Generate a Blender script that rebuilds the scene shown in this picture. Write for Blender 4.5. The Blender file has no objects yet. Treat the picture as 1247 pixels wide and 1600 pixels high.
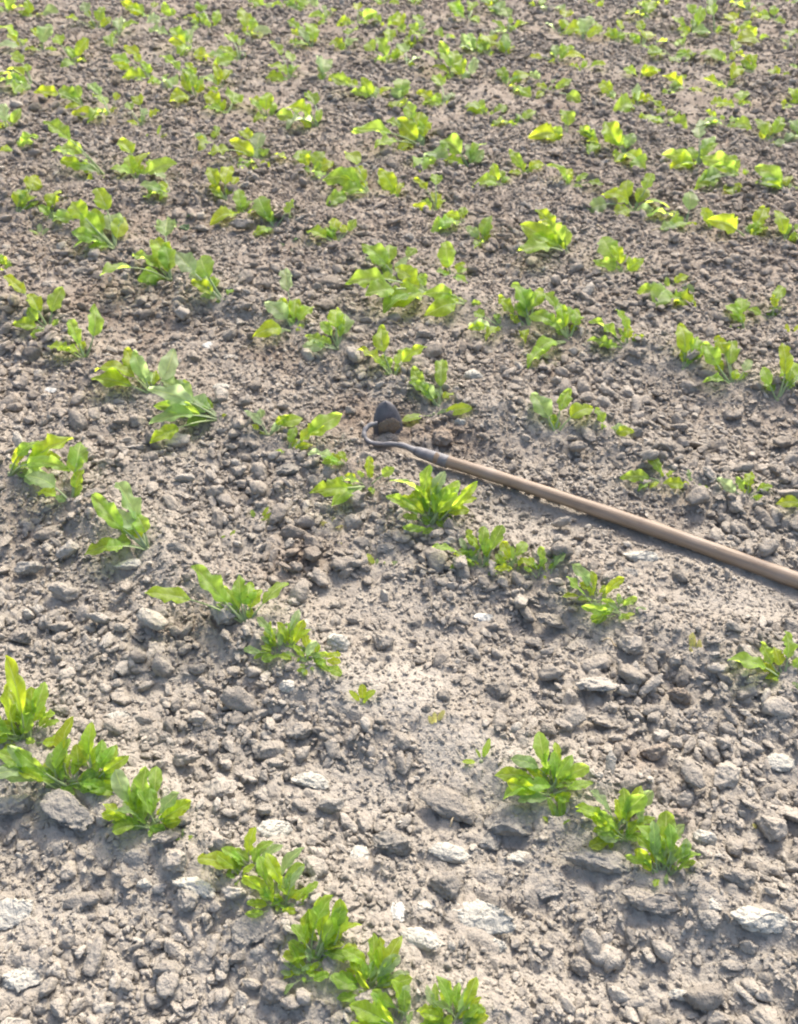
import bpy, bmesh, math, random
import numpy as np
from mathutils import Vector, Matrix, noise as mnoise

random.seed(11)
RNG = np.random.default_rng(7)
C = bpy.context.scene.collection
scene = bpy.context.scene

# ------------------------------------------------------------------ camera, light, exposure
W0, H0 = 1247.0, 1600.0            # size of the photograph, the unit of the picked points below
FPX, YHOR, CAMH = 1500.0, -420.0, 1.42
PITCH = math.atan((H0 / 2 - YHOR) / FPX)
cam_d = bpy.data.cameras.new('camera')
cam = bpy.data.objects.new('camera', cam_d)
C.objects.link(cam)
cam.location = (0, 0, CAMH)
cam.rotation_euler = (math.pi / 2 - PITCH, 0, 0)
cam_d.sensor_fit = 'VERTICAL'
cam_d.sensor_height = 24.0
cam_d.sensor_width = 24.0 * W0 / H0
cam_d.lens = FPX / H0 * 24.0
cam_d.clip_start = 0.05
cam_d.clip_end = 2000
cam_d.dof.use_dof = True
cam_d.dof.focus_distance = 1.75
cam_d.dof.aperture_fstop = 5.0
scene.camera = cam

SUN_AZ, SUN_EL = math.radians(20), math.radians(47)    # azimuth from +Y towards +X
world = bpy.data.worlds.new('World')
scene.world = world
world.use_nodes = True
wt = world.node_tree
sky = wt.nodes.new('ShaderNodeTexSky')
sky.sky_type = 'NISHITA'
sky.sun_disc = False
sky.sun_elevation = SUN_EL
sky.sun_rotation = SUN_AZ
sky.dust_density = 4.5
sky.ozone_density = 0.8
wt.nodes['Background'].inputs['Strength'].default_value = 0.15
wt.links.new(sky.outputs[0], wt.nodes['Background'].inputs['Color'])
sun_d = bpy.data.lights.new('sun', 'SUN')
sun_d.energy = 2.1
sun_d.angle = math.radians(7.0)
sun_d.color = (1.0, 0.94, 0.85)
sun = bpy.data.objects.new('sun', sun_d)
C.objects.link(sun)
SUN_DIR = Vector((math.sin(SUN_AZ) * math.cos(SUN_EL), math.cos(SUN_AZ) * math.cos(SUN_EL), math.sin(SUN_EL)))
sun.rotation_euler = (-SUN_DIR).to_track_quat('-Z', 'Y').to_euler()
sun.location = (3, 4, 6)
scene.view_settings.view_transform = 'Standard'
scene.view_settings.look = 'None'
scene.view_settings.gamma = 1.0
scene.view_settings.use_curve_mapping = False
scene.view_settings.exposure = 1.36
scene.render.engine = 'CYCLES'
scene.cycles.filter_width = 2.1
scene.cycles.max_bounces = 8

# ------------------------------------------------------------------ points on the ground
SP, CP = math.sin(PITCH), math.cos(PITCH)


def ray(px, py):
    x, y = (px - W0 / 2) / FPX, (H0 / 2 - py) / FPX
    return np.array([x, CP + y * SP, -SP + y * CP])


def at(px, py, z=0.0):
    """the point of the horizontal plane z that the pixel of the photograph shows"""
    r = ray(px, py)
    t = (z - CAMH) / r[2]
    return np.array([r[0] * t, r[1] * t, z])


def ppm(py):
    return (py - YHOR) * CP / CAMH


def vppm(py):
    return CP * CP * (py - YHOR) ** 2 / (FPX * CAMH)


# ------------------------------------------------------------------ noise
def _hash(ix, iy, seed):
    h = (ix.astype(np.int64) * 374761393 + iy.astype(np.int64) * 668265263 + seed * 1442695041) & 0xFFFFFFFF
    h = ((h ^ (h >> 13)) * 1274126177) & 0xFFFFFFFF
    h = ((h ^ (h >> 16)) * 2246822519) & 0xFFFFFFFF
    return ((h ^ (h >> 15)) & 0xFFFFFF) / float(0x1000000)


def perlin(x, y, seed=0):
    x0, y0 = np.floor(x), np.floor(y)
    fx, fy = x - x0, y - y0
    u, v = fx * fx * fx * (fx * (fx * 6 - 15) + 10), fy * fy * fy * (fy * (fy * 6 - 15) + 10)

    def g(dx, dy):
        a = _hash(x0 + dx, y0 + dy, seed) * 2 * math.pi
        return np.cos(a) * (fx - dx) + np.sin(a) * (fy - dy)
    a = g(0, 0) * (1 - u) + g(1, 0) * u
    b = g(0, 1) * (1 - u) + g(1, 1) * u
    return (a * (1 - v) + b * v) * 1.4


def worley(x, y, seed=0):
    """distance to the nearest feature point and that cell's random number"""
    x0, y0 = np.floor(x), np.floor(y)
    best = np.full(x.shape, 9.0)
    cid = np.zeros(x.shape)
    for dx in (-1, 0, 1):
        for dy in (-1, 0, 1):
            cx, cy = x0 + dx, y0 + dy
            px, py = cx + _hash(cx, cy, seed), cy + _hash(cx, cy, seed + 31)
            d = (px - x) ** 2 + (py - y) ** 2
            m = d < best
            best = np.where(m, d, best)
            cid = np.where(m, _hash(cx, cy, seed + 77), cid)
    return np.sqrt(best), cid


def sstep(a, b, x):
    t = np.clip((x - a) / (b - a), 0, 1)
    return t * t * (3 - 2 * t)


# ------------------------------------------------------------------ what the photograph shows where
ROWLINE = {                                                       # the crests of the nearest rows
    'a': [(-160, 1060), (20, 1170), (130, 1225), (230, 1290), (390, 1375), (500, 1490), (600, 1560), (720, 1620), (900, 1740)],
    'b': [(-150, 660), (15, 742), (113, 788), (232, 860), (385, 975), (480, 1035), (566, 1100), (683, 1130), (753, 1191), (862, 1232), (971, 1305), (1035, 1359), (1300, 1540)],
    'c': [(-100, 430), (77, 516), (131, 562), (239, 617), (344, 650), (451, 708), (574, 757), (677, 817), (748, 882), (847, 895), (929, 940), (1086, 1020), (1224, 1060), (1400, 1130)],
    'd': [(10, 300), (180, 388), (267, 433), (348, 470), (459, 516), (528, 544), (615, 590), (684, 635), (869, 675), (949, 677), (1035, 750), (1166, 778), (1400, 850)],
    'e': [(23, 326), (354, 311), (523, 375), (668, 455), (784, 506), (889, 526), (978, 544), (1068, 572), (1145, 600), (1217, 616)],
}
ROWG = {k: np.array([at(*p)[:2] for p in v]) for k, v in ROWLINE.items()}
# worn or crusted ground with few loose lumps: picked centre, radii in pixels, how smooth, how pale
SMOOTH = [
    (560, 945, 125, 48, .95, .15), (600, 1085, 120, 65, 1., .9), (700, 1180, 70, 50, .9, .6), (570, 1235, 90, 60, .8, .2), (650, 1010, 80, 40, .7, .2), (800, 1225, 110, 60, .6, .4),
    (830, 815, 120, 40, .9, .3), (960, 860, 90, 28, .55, .1), (1170, 950, 120, 35, .95, .3), (120, 1440, 150, 70, .35, .3),
    (980, 1540, 220, 50, .75, .5), (1120, 1490, 130, 40, .5, .4), (960, 1345, 110, 40, .9, .45), (560, 1240, 70, 60, .5, .1), (330, 1560, 120, 60, .4, .2),
    (880, 1105, 60, 25, .6, .2), (120, 470, 45, 25, .8, 0), (540, 665, 35, 22, .8, 0), (240, 520, 60, 20, .6, 0), (260, 740, 40, 50, .5, 0), (220, 1090, 90, 40, .5, .1),
    (540, 1290, 50, 40, .5, .1), (1180, 1340, 60, 50, .5, .3), (100, 1260, 100, 40, .5, .2),
]
SM = []
for (px, py, rx, ry, s, pale) in SMOOTH:
    c = at(px, py)
    SM.append((c[0], c[1], rx / ppm(py), ry / vppm(py), s, pale))
HOE_A, HOE_B = at(640, 703, .02)[:2], at(1560, 1030, .02)[:2]     # the line the hoe lies on


def seg_dist(x, y, pts):
    best = np.full(x.shape, 99.0)
    for (ax, ay), (bx, by) in zip(pts[:-1], pts[1:]):
        dx, dy = bx - ax, by - ay
        t = np.clip(((x - ax) * dx + (y - ay) * dy) / (dx * dx + dy * dy), 0, 1)
        best = np.minimum(best, np.hypot(x - ax - t * dx, y - ay - t * dy))
    return best


def smooth_at(x, y):
    wob = perlin(x * 9, y * 9, 5) * .35
    s, p = np.zeros(x.shape), np.zeros(x.shape)
    for cx, cy, rx, ry, st, pale in SM:
        d = np.hypot((x - cx) / rx, (y - cy) / ry) + wob
        m = 1 - sstep(.55, 1.15, d)
        s = np.maximum(s, m * st)
        p = np.maximum(p, m * pale)
    n = sstep(.25, .6, perlin(x * 2.6 + 3, y * 2.6, 9))
    s = np.maximum(s, n * .5)
    return s, p


def height(x, y, detail=True):
    x, y = np.asarray(x, float), np.asarray(y, float)
    h = perlin(x * 2.2, y * 2.2, 1) * .016 + perlin(x * 5.5, y * 5.5, 2) * .015
    for k in 'abcde':
        d = seg_dist(x, y, ROWG[k])
        h = h + np.exp(-(d / .085) ** 2) * .042 * (1 if k in 'ab' else .8)
    hd = seg_dist(x, y, [HOE_A, HOE_B])
    flat = np.exp(-(hd / .03) ** 2)
    h = h * (1 - .8 * flat)
    if detail:
        s, _ = smooth_at(x, y)
        r = (1 - .8 * s) * (1 - .75 * flat)
        h = h + r * perlin(x * 14, y * 14, 3) * .008
        w1, c1 = worley(x * 26 + perlin(x * 20, y * 20, 4) * .3, y * 26 + perlin(x * 20, y * 20, 6) * .3, 12)
        h = h + r * np.sqrt(np.clip(.55 - w1 * w1, 0, 1)) * .017 * (.15 + c1)
        w2, c2 = worley(x * 60, y * 60, 13)
        h = h + (.35 + .65 * r) * np.sqrt(np.clip(.5 - w2 * w2, 0, 1)) * .0085 * (.15 + c2)
        h = h + perlin(x * 75, y * 75, 8) * .0016 + perlin(x * 160, y * 160, 18) * .0008
        # shrinkage cracks in the crust
        w3, _ = worley(x * 7 + perlin(x * 11, y * 11, 21) * .5, y * 7 + perlin(x * 11, y * 11, 22) * .5, 23)
    return h


def h1(x, y, detail=False):
    return float(height(np.array([x]), np.array([y]), detail)[0])


def on_ground(px, py):
    z = 0.0
    for _ in range(4):
        p = at(px, py, z)
        z = h1(p[0], p[1])
    return Vector((p[0], p[1], z))


# ------------------------------------------------------------------ materials
def newmat(name):
    m = bpy.data.materials.new(name)
    m.use_nodes = True
    return m, m.node_tree, m.node_tree.nodes['Principled BSDF']


def N(nt, t, **kw):
    n = nt.nodes.new(t)
    for k, v in kw.items():
        if k in n.inputs:
            n.inputs[k].default_value = v
        else:
            setattr(n, k, v)
    return n


def mixc(nt, fac, a, b, blend='MIX'):
    n = nt.nodes.new('ShaderNodeMix')
    n.data_type, n.blend_type = 'RGBA', blend
    for sock, v in ((0, fac), (6, a), (7, b)):
        if hasattr(v, 'links'):
            nt.links.new(v, n.inputs[sock])
        else:
            n.inputs[sock].default_value = v if sock == 0 else (*v, 1)
    return n.outputs[2]


def remap(nt, v, a, b, c=0., d=1.):
    n = N(nt, 'ShaderNodeMapRange')
    n.inputs[1].default_value, n.inputs[2].default_value, n.inputs[3].default_value, n.inputs[4].default_value = a, b, c, d
    nt.links.new(v, n.inputs[0])
    return n.outputs[0]


DAMP = [(*at(px, py)[:2], r * 1.7) for px, py, r in ((620, 668, .10), (545, 655, .07), (700, 690, .07), (130, 470, .10), (470, 880, .07), (430, 560, .08),(330, 985, .05), (980, 1200, .05))]


def soil_material(name, ground=False, tint=(1, 1, 1), stone=0.0):
    m, nt, b = newmat(name)
    L = nt.links.new
    pos = N(nt, 'ShaderNodeNewGeometry').outputs['Position']

    def noise(scale, detail=4, rough=.6):
        n = N(nt, 'ShaderNodeTexNoise', Scale=scale, Detail=detail, Roughness=rough)
        L(pos, n.inputs['Vector'])
        return n.outputs['Fac']
    big, mid, fine, grit = noise(1.1, 3), noise(7, 5), noise(55, 5, .65), noise(330, 3, .7)
    dry = remap(nt, mid, .35, .68)
    col = mixc(nt, dry, (.205, .164, .135), (.315, .268, .228))
    col = mixc(nt, remap(nt, big, .42, .62, 0, .6), col, (.27, .212, .170))
    col = mixc(nt, remap(nt, fine, .3, .7, 0., .38), col, (.33, .295, .262))
    col = mixc(nt, remap(nt, fine, .50, .30, 0., .35), col, (.135, .102, .08))
    col = mixc(nt, remap(nt, grit, .62, .75, 0., .35), col, (.44, .40, .36))
    sep = N(nt, 'ShaderNodeSeparateXYZ')
    L(pos, sep.inputs[0])
    # the ground nearest the viewer has dried paler and greyer than the freshly hoed field behind
    near = remap(nt, sep.outputs[1], 3.4, 1.0, 0, .75)
    col = mixc(nt, near, col, (.315, .283, .250))
    for (dx, dy, rx) in DAMP:
        vd = N(nt, 'ShaderNodeVectorMath', operation='DISTANCE')
        L(pos, vd.inputs[0])
        vd.inputs[1].default_value = (dx, dy, 0)
        ad = N(nt, 'ShaderNodeMath', operation='MULTIPLY_ADD')
        L(mid, ad.inputs[0]); ad.inputs[1].default_value = rx * 1.6
        L(vd.outputs['Value'], ad.inputs[2])
        col = mixc(nt, remap(nt, ad.outputs[0], rx * 1.75, rx * .9, 0, .6), col, (.165, .118, .088))
    if ground:
        at_ = N(nt, 'ShaderNodeAttribute', attribute_name='crust')
        col = mixc(nt, remap(nt, at_.outputs['Fac'], 0, 1, 0, .45), col, (.40, .366, .33))
        at2 = N(nt, 'ShaderNodeAttribute', attribute_name='damp')
        col = mixc(nt, remap(nt, at2.outputs['Fac'], 0, 1, 0, .6), col, (.165, .118, .088))
    else:
        oi = N(nt, 'ShaderNodeObjectInfo')
        rnd = oi.outputs['Random']
        v = remap(nt, rnd, 0, 1, .78, 1.22)
        cv = N(nt, 'ShaderNodeCombineColor')
        for i in range(3):
            L(v, cv.inputs[i])
        col = mixc(nt, 1.0, col, cv.outputs[0], 'MULTIPLY')
        pale = remap(nt, rnd, .86, 1.0, 0, .5)
        col = mixc(nt, pale, col, (.38, .35, .315))
        if stone:
            col = mixc(nt, stone, col, tint)
    col = mixc(nt, 1.0, col, (.99, 1.0, .95), 'MULTIPLY')
    L(col, b.inputs['Base Color'])
    b.inputs['Roughness'].default_value = .95
    b.inputs['Specular IOR Level'].default_value = .15
    vo = N(nt, 'ShaderNodeTexVoronoi', Scale=95.)
    wv = N(nt, 'ShaderNodeTexNoise', Scale=60., Detail=2.)
    L(pos, wv.inputs['Vector'])
    mv = N(nt, 'ShaderNodeVectorMath', operation='MULTIPLY_ADD')
    L(wv.outputs['Color'], mv.inputs[0]); mv.inputs[1].default_value = (.012, .012, .012); L(pos, mv.inputs[2])
    L(mv.outputs[0], vo.inputs['Vector'])
    b0 = N(nt, 'ShaderNodeBump', Strength=.6, Distance=.006)
    b0.invert = True
    L(vo.outputs['Distance'], b0.inputs['Height'])
    bump = N(nt, 'ShaderNodeBump', Strength=.7, Distance=.010)
    L(fine, bump.inputs['Height'])
    vo2 = N(nt, 'ShaderNodeTexVoronoi', Scale=260.)
    L(mv.outputs[0], vo2.inputs['Vector'])
    b00 = N(nt, 'ShaderNodeBump', Strength=.55, Distance=.0028)
    b00.invert = True
    L(vo2.outputs['Distance'], b00.inputs['Height'])
    L(b0.outputs[0], b00.inputs['Normal'])
    L(b00.outputs[0], bump.inputs['Normal'])
    bump2 = N(nt, 'ShaderNodeBump', Strength=.65, Distance=.0025)
    L(grit, bump2.inputs['Height'])
    L(bump.outputs[0], bump2.inputs['Normal'])
    L(bump2.outputs[0], b.inputs['Normal'])
    return m


M_GROUND = soil_material('dry_soil', True)
M_CLOD = soil_material('soil_clod')
M_PALE = soil_material('pale_clod', tint=(.50, .468, .415), stone=.75)
M_GREY = soil_material('grey_clod', tint=(.27, .25, .228), stone=.5)
M_WHITE = soil_material('white_stone', tint=(.58, .56, .53), stone=.85)
M_BROWN = soil_material('brown_clod', tint=(.22, .168, .13), stone=.55)


def leaf_material(name, stalk=False):
    m, nt, b = newmat(name)
    L = nt.links.new
    oi = N(nt, 'ShaderNodeObjectInfo')
    base = oi.outputs['Color']
    tc = N(nt, 'ShaderNodeTexCoord')
    if stalk:
        col = mixc(nt, .5, base, (.52, .58, .33))
        L(col, b.inputs['Base Color'])
        b.inputs['Roughness'].default_value = .45
        tr = N(nt, 'ShaderNodeBsdfTranslucent')
        L(mixc(nt, .5, base, (.55, .62, .15)), tr.inputs['Color'])
        mx = N(nt, 'ShaderNodeMixShader')
        mx.inputs[0].default_value = .3
    else:
        sep = N(nt, 'ShaderNodeSeparateXYZ')
        L(tc.outputs['UV'], sep.inputs[0])
        u = N(nt, 'ShaderNodeMath', operation='ABSOLUTE')
        L(sep.outputs[0], u.inputs[0])                             # 0 on the midrib, 1 on the margin
        rib = remap(nt, u.outputs[0], .0, .10, .8, 0)
        # side veins run forward from the midrib
        a = N(nt, 'ShaderNodeMath', operation='MULTIPLY_ADD')
        L(u.outputs[0], a.inputs[0]); a.inputs[1].default_value = -.22
        L(sep.outputs[1], a.inputs[2])
        s = N(nt, 'ShaderNodeMath', operation='MULTIPLY'); L(a.outputs[0], s.inputs[0]); s.inputs[1].default_value = 46
        sn = N(nt, 'ShaderNodeMath', operation='SINE'); L(s.outputs[0], sn.inputs[0])
        vein = remap(nt, sn.outputs[0], .70, 1.0, 0, .16)
        v = N(nt, 'ShaderNodeMath', operation='MAXIMUM'); L(rib, v.inputs[0]); L(vein, v.inputs[1])
        nz = N(nt, 'ShaderNodeTexNoise', Scale=7., Detail=4.)
        L(tc.outputs['Object'], nz.inputs['Vector'])
        mott = remap(nt, nz.outputs['Fac'], .3, .7, .78, 1.25)
        cc = N(nt, 'ShaderNodeCombineColor')
        for i in range(3):
            L(mott, cc.inputs[i])
        bcol = mixc(nt, 1., base, cc.outputs[0], 'MULTIPLY')
        bcol = mixc(nt, v.outputs[0], bcol, (.26, .34, .13))
        L(bcol, b.inputs['Base Color'])
        b.inputs['Roughness'].default_value = .52
        b.inputs['Specular IOR Level'].default_value = .4
        inv = N(nt, 'ShaderNodeMath', operation='SUBTRACT'); inv.inputs[0].default_value = 1; L(v.outputs[0], inv.inputs[1])
        hgt = N(nt, 'ShaderNodeMath', operation='MULTIPLY_ADD'); L(nz.outputs['Fac'], hgt.inputs[0]); hgt.inputs[1].default_value = .8
        L(inv.outputs[0], hgt.inputs[2])
        bp = N(nt, 'ShaderNodeBump', Strength=.35, Distance=.003)
        L(hgt.outputs[0], bp.inputs['Height'])
        L(bp.outputs[0], b.inputs['Normal'])
        tr = N(nt, 'ShaderNodeBsdfTranslucent')
        g = N(nt, 'ShaderNodeHueSaturation', Saturation=1.05, Value=4.1)
        g.inputs['Hue'].default_value = .472
        L(bcol, g.inputs['Color'])
        L(g.outputs[0], tr.inputs['Color'])
        mx = N(nt, 'ShaderNodeMixShader')
        mx.inputs[0].default_value = .58
    L(b.outputs[0], mx.inputs[1]); L(tr.outputs[0], mx.inputs[2])
    L(mx.outputs[0], nt.nodes['Material Output'].inputs['Surface'])
    return m


M_LEAF = leaf_material('leaf_green')
M_STALK = leaf_material('leaf_stalk', True)


def wood_material():
    m, nt, b = newmat('weathered_wood')
    L = nt.links.new
    tc = N(nt, 'ShaderNodeTexCoord')
    mp = N(nt, 'ShaderNodeMapping')
    mp.inputs['Scale'].default_value = (2.2, 60, 60)
    L(tc.outputs['Object'], mp.inputs[0])
    nz = N(nt, 'ShaderNodeTexNoise', Scale=1.6, Detail=7., Roughness=.65)
    L(mp.outputs[0], nz.inputs['Vector'])
    n2 = N(nt, 'ShaderNodeTexNoise', Scale=14., Detail=4.)
    L(tc.outputs['Object'], n2.inputs['Vector'])
    col = mixc(nt, remap(nt, nz.outputs['Fac'], .3, .7), (.125, .086, .054), (.33, .242, .165))
    col = mixc(nt, remap(nt, n2.outputs['Fac'], .5, .75, 0, .6), col, (.27, .215, .17))
    col = mixc(nt, remap(nt, n2.outputs['Fac'], .42, .3, 0, .5), col, (.10, .066, .046))
    L(col, b.inputs['Base Color'])
    b.inputs['Roughness'].default_value = .62
    bp = N(nt, 'ShaderNodeBump', Strength=.4, Distance=.0015)
    L(nz.outputs['Fac'], bp.inputs['Height'])
    L(bp.outputs[0], b.inputs['Normal'])
    return m


def steel_material(name, c1, c2, metal, rough):
    m, nt, b = newmat(name)
    L = nt.links.new
    tc = N(nt, 'ShaderNodeTexCoord')
    nz = N(nt, 'ShaderNodeTexNoise', Scale=45., Detail=6., Roughness=.7)
    L(tc.outputs['Object'], nz.inputs['Vector'])
    n2 = N(nt, 'ShaderNodeTexNoise', Scale=18., Detail=3.)
    L(tc.outputs['Object'], n2.inputs['Vector'])
    col = mixc(nt, remap(nt, nz.outputs['Fac'], .35, .65), c1, c2)
    dirt = remap(nt, n2.outputs['Fac'], (.60), .74, 0, .5)
    col = mixc(nt, dirt, col, (.25, .19, .145))
    L(col, b.inputs['Base Color'])
    b.inputs['Metallic'].default_value = metal
    b.inputs['Roughness'].default_value = rough
    bp = N(nt, 'ShaderNodeBump', Strength=.35, Distance=.001)
    L(nz.outputs['Fac'], bp.inputs['Height'])
    L(bp.outputs[0], b.inputs['Normal'])
    return m


# ------------------------------------------------------------------ helpers for objects
def mesh_obj(name, me, parent=None):
    o = bpy.data.objects.new(name, me)
    C.objects.link(o)
    if parent is not None:
        o.parent = parent
    return o


def make_mesh(name, verts, faces, mat, smooth=True):
    me = bpy.data.meshes.new(name)
    me.from_pydata([tuple(v) for v in verts], [], faces)
    me.materials.append(mat)
    if smooth:
        me.polygons.foreach_set('use_smooth', [True] * len(me.polygons))
    me.update()
    return me


def tag(o, label, cat, group=None):
    o['label'], o['category'] = label, cat
    if group:
        o['group'] = group
    return o


def empty(name, loc):
    o = bpy.data.objects.new(name, None)
    o.empty_display_size = .05
    C.objects.link(o)
    o.location = loc
    return o


# ------------------------------------------------------------------ the ground
def grid_mesh(name, r, th, origin):
    R_, T_ = np.meshgrid(r, th, indexing='ij')
    x, y = origin[0] + R_ * np.sin(T_), origin[1] + R_ * np.cos(T_)
    xf, yf = x.ravel(), y.ravel()
    z = height(xf, yf)
    s, p = smooth_at(xf, yf)
    nr, nt_ = len(r), len(th)
    co = np.stack([xf, yf, z], 1)
    i = np.arange(nr * nt_).reshape(nr, nt_)
    q = np.stack([i[:-1, :-1], i[:-1, 1:], i[1:, 1:], i[1:, :-1]], -1).reshape(-1, 4)[:, ::-1]
    me = bpy.data.meshes.new(name)
    me.vertices.add(len(co)); me.vertices.foreach_set('co', co.ravel().astype(np.float32))
    me.loops.add(q.size); me.loops.foreach_set('vertex_index', q.ravel().astype(np.int32))
    me.polygons.add(len(q)); me.polygons.foreach_set('loop_start', np.arange(0, q.size, 4, dtype=np.int32))
    me.polygons.foreach_set('use_smooth', np.ones(len(q), bool))
    me.update(calc_edges=True)
    damp = np.clip(perlin(xf * 3.1 + 9, yf * 3.1, 41) * 1.3 + perlin(xf * 9, yf * 9, 42) * .5, 0, 1) * sstep(.9, 2.2, yf)
    for nm, arr in (('crust', p), ('damp', damp)):
        a = me.attributes.new(nm, 'FLOAT', 'POINT')
        a.data.foreach_set('value', arr.astype(np.float32))
    me.materials.append(M_GROUND)
    return me


R0, R1 = 1.0, 14.0
ground = mesh_obj('ground', grid_mesh('ground', np.exp(np.linspace(math.log(R0), math.log(R1), 820)), np.radians(np.linspace(-46, 46, 760)), (0, -.85)))
ground['kind'] = 'structure'
# the field goes on to the horizon, a little lower than the worked soil in view
fv = [(-900, -900, -.07), (900, -900, -.07), (900, 900, -.07), (-900, 900, -.07)]
field = mesh_obj('field', make_mesh('field', fv, [(0, 1, 2, 3)], M_CLOD, False))
field['kind'] = 'structure'


# ------------------------------------------------------------------ clods
def clod_mesh(seed, kind, mat, sub=3):
    rnd = random.Random(seed)
    bm = bmesh.new()
    bmesh.ops.create_icosphere(bm, subdivisions=sub, radius=1)
    off = Vector((rnd.uniform(-50, 50), rnd.uniform(-50, 50), rnd.uniform(-50, 50)))
    planes = []
    nc = {'round': 5, 'angular': 11, 'slab': 8, 'crumb': 3}[kind]
    for _ in range(nc):
        d = Vector((rnd.gauss(0, 1), rnd.gauss(0, 1), rnd.gauss(0, 1))).normalized()
        planes.append((d, rnd.uniform(.5, .85)))
    lob = [(Vector((rnd.gauss(0, 1), rnd.gauss(0, 1), rnd.gauss(0, .6))).normalized(), rnd.uniform(.15, .4)) for _ in range(4)]
    for v in bm.verts:
        d = v.co.normalized()
        r = 1 + .22 * mnoise.noise(d * 1.3 + off) + .13 * mnoise.noise(d * 3.1 + off)
        if kind in ('round', 'crumb'):
            for ld, la in lob:
                c = max(0, d.dot(ld))
                r += la * (c ** 6) * (1.0 if kind == 'crumb' else .5)
        p = d * r
        for pd, pc in planes:
            e = p.dot(pd) - pc
            if e > 0:
                p -= pd * e * (.95 if kind in ('angular', 'slab') else .7)
        q = d * 2.6 + off
        f1 = mnoise.voronoi(q)[0][0]
        n = (.5 - f1) * (.42 if kind == 'crumb' else .25 if kind == 'round' else .14)
        n += mnoise.noise(d * 4 + off) * .15 + mnoise.noise(d * 9 + off) * .10 + mnoise.noise(d * 18 + off) * .06
        p += d * n
        v.co = p
    sx, sy, sz = {'round': (1, .88, .78), 'angular': (1.05, .82, .68), 'slab': (1.1, .8, .36), 'crumb': (1, .85, .75)}[kind]
    sx, sy, sz = sx * rnd.uniform(.9, 1.25), sy * rnd.uniform(.75, 1.1), sz * rnd.uniform(.8, 1.15)
    sh = rnd.uniform(-.3, .3)
    for v in bm.verts:
        v.co = Vector((v.co.x * sx + v.co.z * sh, v.co.y * sy, v.co.z * sz))
    bm.normal_update()
    for v in bm.verts:
        q = v.co * 2.2 + off
        v.co += v.normal * ((.45 - mnoise.voronoi(q * 1.6)[0][0]) * .07 + mnoise.noise(q * 3) * .05 + mnoise.noise(q * 7) * .03)
    me = bpy.data.meshes.new('clod_' + kind)
    bm.to_mesh(me)
    bm.free()
    mx = max((v.co.length for v in me.vertices))
    me.transform(Matrix.Scale(1 / mx, 4))
    me.polygons.foreach_set('use_smooth', [True] * len(me.polygons))
    me.materials.append(mat)
    return me


kinds = ['round'] * 3 + ['angular'] * 9 + ['crumb'] * 9 + ['slab'] * 4
CLODS = [clod_mesh(100 + i, k, M_CLOD) for i, k in enumerate(kinds)]
CLODS_LO = [clod_mesh(300 + i, k, M_CLOD, 2) for i, k in enumerate(kinds)]
shapes = bpy.data.collections.new('clod_shapes')
for i, me in enumerate(CLODS + CLODS_LO):
    shapes.objects.link(bpy.data.objects.new('clod_shape_%02d' % i, me))
NS = len(CLODS)

KEEPOUT = []                                                     # (x, y, radius) round plant bases and picked clods


def view_test(x, y, mx=60, my=60):
    """which points lie in the photographed patch, with a margin in pixels"""
    d = y * CP + CAMH * SP
    px = W0 / 2 + x / d * FPX
    v = (y * SP - CAMH * CP) / d
    py = H0 / 2 - v * FPX
    return px, py, (px > -mx) & (px < W0 + mx) & (py > -my) & (py < H0 + my)


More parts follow.
